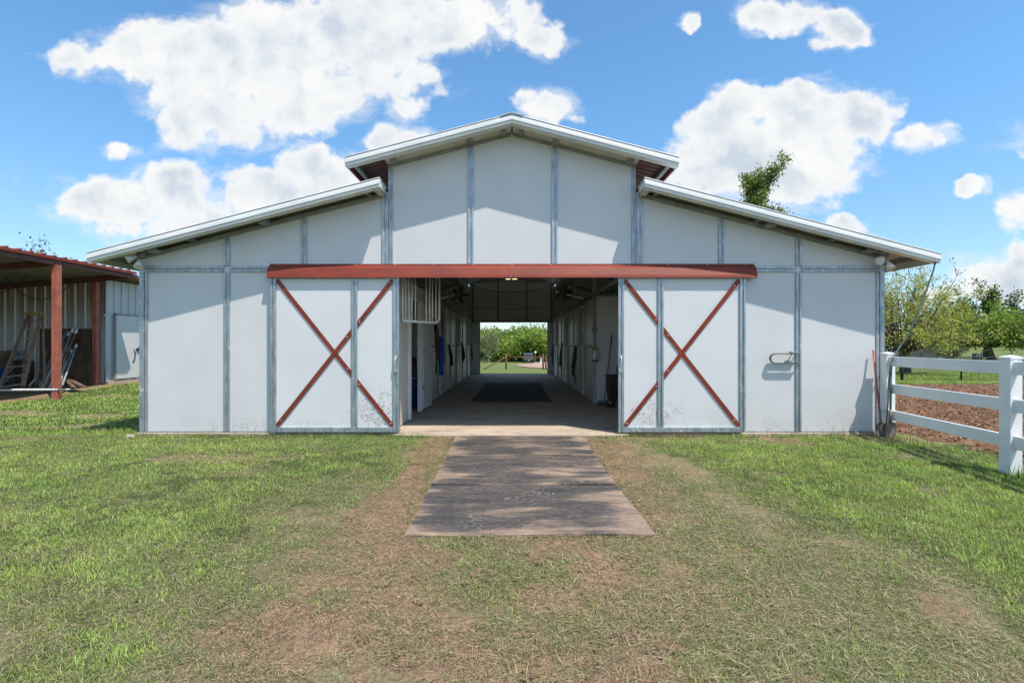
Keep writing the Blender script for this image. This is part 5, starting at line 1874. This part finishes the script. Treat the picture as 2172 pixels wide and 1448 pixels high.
b_ = at(1920, 24)
env_tree(b_, zat(572, 24) - b_[2], .95, 3.0, 'budding tree with bare fanned branches and thin yellow green leaves by the tan house', ns=110, leafn=18000, lsize=.050, cols=YG,
         bark='bark_dark', seed=11, lo=4, inner=.55, jit=.10, tr=.21, tw=3, thin=.026)
b_ = at(2103, 62)
env_tree(b_, zat(654, 62) - b_[2], 1.5, 5.6, 'broad low bright green tree with a leaning trunk standing in the field', ns=70, leafn=16000, lsize=.17, cols=G1, seed=12, lo=2, inner=.5,
         jit=.30, tr=.38, tw=3, thin=.08, lean=-.30)
b_ = at(2092, 85)
env_tree(b_, zat(613, 85) - b_[2], 3.6, 6.2, 'taller dark open crowned tree rising behind the bright green field tree', ns=34, leafn=8000, lsize=.19, cols=G2, seed=13, lo=8, inner=.6,
         jit=.34, tr=.4, tw=3, thin=.08)
b_ = at(2185, 75)
env_tree(b_, zat(655, 75) - b_[2], 2.2, 5.5, 'dark green tree cut off by the right edge of the view', ns=50, leafn=11000, lsize=.20, cols=G2 + G3, seed=14, lo=0, inner=.5, jit=.35, tr=.4, thin=.08)
b_ = at(1594, 33)
env_tree(b_, zat(312, 33) - b_[2], zat(440, 33) - b_[2], 1.9, 'tall leafy tree rising above the right wing roof', ns=19, leafn=9500, lsize=.085, cols=G3 + G3 + G2, seed=41, lo=-30, inner=.35,
         jit=.17, tr=.24, tw=4, thin=.05, lean=.02)
b_ = at(8, 30)
tree(b_, zat(466, 30) - b_[2], 4.0, 'nearly bare tree top above the red shed roof', seed=16, fork=.4, trunk_r=.16, up=.6, nlimb=8, depth=3, leafn=1100, lsize=.09, cols=G2, bark='bark_pale', jit=.2)
# small shrub by house
b_ = at(2015, 52)
tree(b_, 1.9, 1.3, 'loose olive shrub in front of the far field, right of the tan house', 'shrub', 'shrub', seed=17, fork=.15, trunk_r=.07, up=.4, nlimb=8, depth=2, leafn=1800, lsize=.08, cols=((.13, .13, .06), (.17, .16, .08)), jit=.22)

# trees seen through the aisle
spec = [  # px, Y, top py, crown, label, cols, leafs, bark, up
    (1037, 104, 690, 3.6, 'pale half bare tree on the lawn seen through the aisle', ((.20, .20, .12), (.16, .18, .08)), 2600, 'bark_pale', .6),
    (1018, 125, 692, 5, 'olive green tree at the left side of the far doorway', G3, 6500, 'bark', .4),
    (1052, 140, 694, 5.5, 'dusty green tree behind the pale half bare one', G2 + G3, 6500, 'bark', .4),
    (1066, 150, 686, 5.5, 'slim taller green tree left of the middle of the far doorway', G3, 6500, 'bark', .5),
    (1090, 128, 699, 6.0, 'rounded light green tree in the middle of the far doorway', G1, 8500, 'bark', .35),
    (1078, 118, 706, 4.5, 'small bright yellow green tree in front of the middle tree', G1, 5000, 'bark', .35),
    (1104, 150, 692, 5, 'taller green tree behind and right of the middle tree', G3, 6500, 'bark', .45),
    (1117, 122, 704, 5.4, 'leafy green tree standing over the parked truck', G1, 7000, 'bark', .35),
    (1131, 140, 686, 6.4, 'tall bright green tree at the top right of the far doorway', G1 + G3, 8500, 'bark', .45),
    (1150, 118, 688, 6.2, 'dense green tree at the right edge of the far doorway', G1, 8500, 'bark', .35),
    (1172, 135, 684, 6.5, 'green tree partly hidden by the right far jamb', G3, 6000, 'bark', .4),
    (1000, 140, 690, 6.0, 'green tree partly hidden by the left far jamb', G3, 6000, 'bark', .4)]
for k, (px, Yt, pt_, cr, lab, cols, ln_, bk, up_) in enumerate(spec):
    b_ = at(px, Yt)
    tree(b_, zat(pt_ + (9 if 1045 < px < 1120 else 3), Yt) - b_[2] - .6, cr, lab, seed=30 + k, fork=.22, trunk_r=.22, up=up_, nlimb=8, depth=3 if bk == 'bark_pale' else 2, leafn=ln_, lsize=.34 if bk == 'bark' else .14,
         cols=cols, bark=bk, jit=.95 if bk == 'bark' else .35, group='trees beyond the lawn behind the barn', tubes=5)

# undergrowth line below those trees and woodland along the horizon: countless leaves, one mass each
r_ = np.random.default_rng(5)


def woods(name, label, n, x0, x1, y0, y1, h, size, cols, hmod=.5):
    x = x0 + (x1 - x0) * r_.random(n); y = y0 + (y1 - y0) * r_.random(n)
    hh = h * (1 - hmod + hmod * 1.6 * fbm(x, y, .06, 4, 111))
    z = gz(x, y) + hh * np.sqrt(r_.random(n))
    o = leaves_mesh(np.stack([x, y, z], -1), size, cols, None, name, 7)
    return tag(o, label, 'woodland', None, 'stuff')


woods('undergrowth', 'low bushy undergrowth at the foot of the trees beyond the lawn', 16000, -40, 32, 150, 166, 5.5, .5, G2 + G3)
woods('far_woodland', 'distant line of woodland along the horizon', 70000, -620, 760, 330, 400, 11, 1.6, G2 + ((.07, .10, .05),), .6)

# ------------------------------------------------------------------ house on the right
HY = 70.0
hz = float(gz(54, HY)) - .02
hz = zat(766, HY)
hx0_, hx1_ = (1830 - 1086) / F * HY, (1995 - 1086) / F * HY
house = empty('house', ((hx0_ + hx1_) / 2, HY, hz), 'low tan block house with a brown shingle roof behind the budding tree', 'house')
ez = zat(731, HY)
MB().box(hx0_, hx1_, HY, HY + 9, hz - .6, ez).build('wall', M['block'], house)
o_ = .55
rz = zat(688, HY + 4.5)
mb = MB()
V = [(hx0_ - o_, HY - o_, ez), (hx1_ + o_, HY - o_, ez), (hx1_ + o_, HY + 9 + o_, ez), (hx0_ - o_, HY + 9 + o_, ez), (hx0_ + 3.5, HY + 4.5, rz), (hx1_ - 4.5, HY + 4.5, rz)]
mb.add(V, [(0, 1, 5, 4), (1, 2, 5), (2, 3, 4, 5), (3, 0, 4), (3, 2, 1, 0)])
rfh = mb.build('roof', M['shingle'], house)
MB().box(hx0_ - o_, hx1_ + o_, HY - o_ - .03, HY - o_, ez - .16, ez + .02).build('gutter', M['whitepaint'], rfh)
wx0, wx1, wz0, wz1 = (1882 - 1086) / F * HY, (1897 - 1086) / F * HY, zat(755, HY), zat(740, HY)
wn = MB().box(wx0, wx1, HY - .04, HY - .01, wz0, wz1).build('window', M['glassdark'], house)
mb = MB()
for u in (0, .5, 1):
    x = wx0 + (wx1 - wx0) * u; mb.box(x - .035, x + .035, HY - .07, HY - .042, wz0, wz1)
for u in (0, .5, 1):
    z = wz0 + (wz1 - wz0) * u; mb.box(wx0 - .035, wx1 + .035, HY - .085, HY - .072, z - .03, z + .03)
mb.build('frame', M['whitepaint'], wn)
dx0, dx1 = (1908 - 1086) / F * HY, (1918 - 1086) / F * HY
MB().box(dx0, dx1, HY - .05, HY - .01, hz, zat(738, HY)).build('door', simple('dark_door', (.05, .05, .05)), house)
mb = MB().box(hx1_ - .25, hx1_ + .03, HY - .03, HY - .003, hz - .4, ez - .01); mb.build('corner_trim', M['whitepaint'], house)
tag(MB().box(*(lambda p: (p[0] - .45, p[0] + .45, p[1] - .3, p[1] + .3, p[2], p[2] + .75))(at(2073, 66))).build('utility_box', M['steel'], None, .05), 'small grey utility box standing in the far right field', 'utility box')


# ------------------------------------------------------------------ chain link fences
def chain(p0, p1, n, h, label, wire=.09, wr=.0045, pr=.03, mesh=True):
    root = empty('chain_link_fence', (p0[0], p0[1], float(gz(p0[0], p0[1]))), label, 'fence')
    P0, P1 = Vector((p0[0], p0[1], 0)), Vector((p1[0], p1[1], 0))
    for k in range(n + 1):
        q = P0.lerp(P1, k / n); z = float(gz(q.x, q.y))
        big = pr * (1.7 if k % 3 == 1 else 1)
        MB().tube([(q.x, q.y, z - .1), (q.x, q.y, z + h + .03)], big, 8).build('post', M['chain'], root)
    mb = MB()
    def g(u, hh):
        q = P0.lerp(P1, u); return (q.x, q.y, float(gz(q.x, q.y)) + hh)
    mb.tube([g(k / 40, h) for k in range(41)], .017, 6)
    mb.build('top_rail', M['chain'], root)
    if mesh:
        L = (P1 - P0).length
        mb = MB()
        m_ = int(L / wire)
        for k in range(m_):
            for dr_ in (1, -1):
                u0 = k * wire / L; u1 = u0 + dr_ * h / L
                if u1 > 1 or u1 < 0: continue
                a, c2 = Vector(g(u0, .02)), Vector(g(u1, h))
                mb.bar(a, c2, wr, wr)
        mb.build('wire_mesh', M['chain'], root)
    return root


chain((5.6, 18.9), (34, 18.9), 13, .86, 'black chain link fence behind the brown paddock')
chain((34, 46), (75, 44), 16, 1.15, 'thin black fence crossing the far right field', mesh=False, pr=.035)

# ------------------------------------------------------------------ behind the barn: pipe fence, drive, truck, mailbox
pf = empty('pipe_fence', at(1073, 45), 'rusty red pipe fence with a slanting end brace behind the barn', 'pipe fence')
m_rp = simple('rusty_pipe', (.16, .06, .036), (.09, .04, .028), 9, .7)
bp = [at(1073.5, 45), at(1152, 45)]
for q in bp:
    MB().tube([(q[0], q[1], q[2] - .2), (q[0], q[1], zat(750, 45))], .075, 10).build('post', m_rp, pf)
MB().tube([(bp[0][0], 45, zat(757, 45)), (bp[1][0], 45, zat(757.5, 45))], .045, 8).build('rail', m_rp, pf)
e = at(1026, 43)
MB().tube([(bp[0][0], 45, zat(757, 45)), (e[0], e[1], e[2])], .055, 8).build('brace', m_rp, pf)
q2 = at(1165, 45)
MB().tube([(bp[1][0], 45, zat(758, 45)), (q2[0] + 3, 45, zat(758, 45))], .045, 8).build('rail', m_rp, pf)
MB().tube([(q2[0] - .3, 45, q2[2] - .2), (q2[0] - .3, 45, zat(755, 45))], .07, 8).build('post', m_rp, pf)

# drive: curved sheet
mb = MB()
cl_ = [(1096, 776), (1120, 773), (1155, 778), (1190, 783)]
left = []; right = []
outline = [(1093, 775), (1103, 772.5), (1128, 771), (1134, 765.5), (1150, 761.5), (1200, 759.5), (1290, 757), (1290, 784), (1190, 783.5), (1150, 782), (1120, 779.5), (1100, 777)]
# triangulated fan of small steps over terrain
pts = []


def ground_hit(px, py):
    Yl, Yh = 24.0, 400.0
    for _ in range(50):
        Ym = (Yl + Yh) / 2
        x = (px - 1086) / F * Ym
        if float(gz(x, Ym)) > zat(py, Ym): Yh = Ym
        else: Yl = Ym
    return ((px - 1086) / F * Ym, Ym)


OUT = [ground_hit(*p) for p in outline]
n_o = len(OUT)
import bmesh
bm = bmesh.new()
vs = [bm.verts.new((p[0], p[1], 0)) for p in OUT]
f = bm.faces.new(vs)
bmesh.ops.triangulate(bm, faces=[f])
bmesh.ops.subdivide_edges(bm, edges=bm.edges[:], cuts=5, use_grid_fill=True)
for v in bm.verts: v.co.z = float(gz(v.co.x, v.co.y)) + .06
me = bpy.data.meshes.new('driveway'); bm.to_mesh(me); bm.free(); me.materials.append(M['drive'])
dv = bpy.data.objects.new('driveway', me); COL.objects.link(dv); dv['kind'] = 'structure'

# pickup truck, rear three-quarter view
TY = 98.0
tb = at(1121.5, TY, .06)
tk = empty('pickup_truck', tb, 'silver grey pickup truck parked on the pink drive, seen from behind', 'pickup truck')
m_tk = simple('truck_paint', (.13, .15, .19), (.11, .13, .17), 2, .25, .5)
x0, y0, z0 = tb


def tx(a, c_, d): return (x0 + a, y0 + c_, z0 + d)


mb = MB()
side_prof = [(0, .55), (0, 1.15), (1.95, 1.18), (2.0, 1.15), (4.2, 1.18), (5.6, 1.10), (5.75, .6), (5.2, .42), (.3, .42)]
mb.prism([tx(-.96, p[0], p[1]) for p in side_prof], (1.92, 0, 0))
mb.build('body', m_tk, tk, .05)
mb = MB()
cab = [(1.95, 1.15), (2.15, 1.80), (2.5, 1.90), (3.6, 1.88), (4.4, 1.17)]
mb.prism([tx(-.84, p[0], p[1]) for p in cab], (1.68, 0, 0))
cabo = mb.build('cab', m_tk, tk, .06)
mb = MB(); mb.prism([tx(-.70, 1.99, 1.25), tx(.70, 1.99, 1.25), tx(.62, 2.13, 1.74), tx(-.62, 2.13, 1.74)], (0, -.04, 0)); mb.build('rear_window', M['glassdark'], cabo)
mb = MB(); mb.prism([tx(.845, 2.3, 1.25), tx(.845, 4.0, 1.25), tx(.845, 3.5, 1.76), tx(.845, 2.4, 1.76)], (.015, 0, 0)); mb.prism([tx(-.86, 2.3, 1.25), tx(-.86, 4.0, 1.25), tx(-.86, 3.5, 1.76), tx(-.86, 2.4, 1.76)], (.015, 0, 0)); mb.build_each('side_window', M['glassdark'], cabo)
MB().box(x0 - .78, x0 + .78, y0 - .03, y0 - .003, z0 + .66, z0 + 1.12).build('tailgate', m_tk, tk, .02)
MB().box(x0 - .95, x0 + .95, y0 - .16, y0 - .035, z0 + .42, z0 + .60).build('bumper', M['black'], tk, .02)
MB().box(x0 - .15, x0 + .15, y0 - .18, y0 - .165, z0 + .46, z0 + .57).build('number_plate', M['whitepaint'], tk)
for sx in (-1, 1):
    MB().box(x0 + sx * .87 - .07, x0 + sx * .87 + .07, y0 - .03, y0 - .002, z0 + .72, z0 + 1.10).build('tail_light', simple('tail_red', (.30, .02, .02), None, 5, .2), tk, .01)
    MB().box(x0 + sx * 1.05 - .1, x0 + sx * 1.05 + .1, y0 + 3.9, y0 + 4.0, z0 + 1.2, z0 + 1.38).build('mirror', M['black'], tk, .01)
    for yy in (1.0, 4.7):
        mb = MB().lathe([(.001, -.13), (.2, -.13), (.36, -.12), (.39, -.08), (.39, .08), (.36, .12), (.001, .12)], (x0 + sx * .86, y0 + yy, z0 + .39), 20, 'x')
        w_ = mb.build('wheel', M['black'], tk)
        MB().lathe([(.001, sx * .14), (.20, sx * .135)], (x0 + sx * .86, y0 + yy, z0 + .39), 14, 'x').build('rim', M['galv'], w_)

mp = at(1147.5, 80)
mx_ = empty('mailbox', mp, 'white painted pillar mailbox beside the pink drive', 'mailbox')
MB().box(mp[0] - .14, mp[0] + .14, mp[1] - .14, mp[1] + .14, mp[2] - .1, mp[2] + .95).build('pillar', M['whitepaint'], mx_, .02)
MB().prism([(mp[0] - .14, mp[1] - .25, mp[2] + .952), (mp[0] + .14, mp[1] - .25, mp[2] + .952), (mp[0] + .14, mp[1] - .25, mp[2] + 1.12), (mp[0] + .08, mp[1] - .25, mp[2] + 1.2), (mp[0] - .08, mp[1] - .25, mp[2] + 1.2), (mp[0] - .14, mp[1] - .25, mp[2] + 1.12)], (0, .5, 0)).build('letter_box', M['whitepaint'], mx_, .01)
sg = at(1135.5, 112)
sn = empty('round_sign', sg, 'small round white sign on a thin pole behind the truck', 'sign')
MB().tube([(sg[0], sg[1], sg[2] - .1), (sg[0], sg[1], sg[2] + 2.6)], .04, 8).build('pole', M['steel'], sn)
MB().lathe([(.001, -.03), (.28, -.03), (.28, 0), (.001, 0)], (sg[0], sg[1] - .03, zat(747, 112)), 20, 'y').build('face', M['whitepaint'], sn)
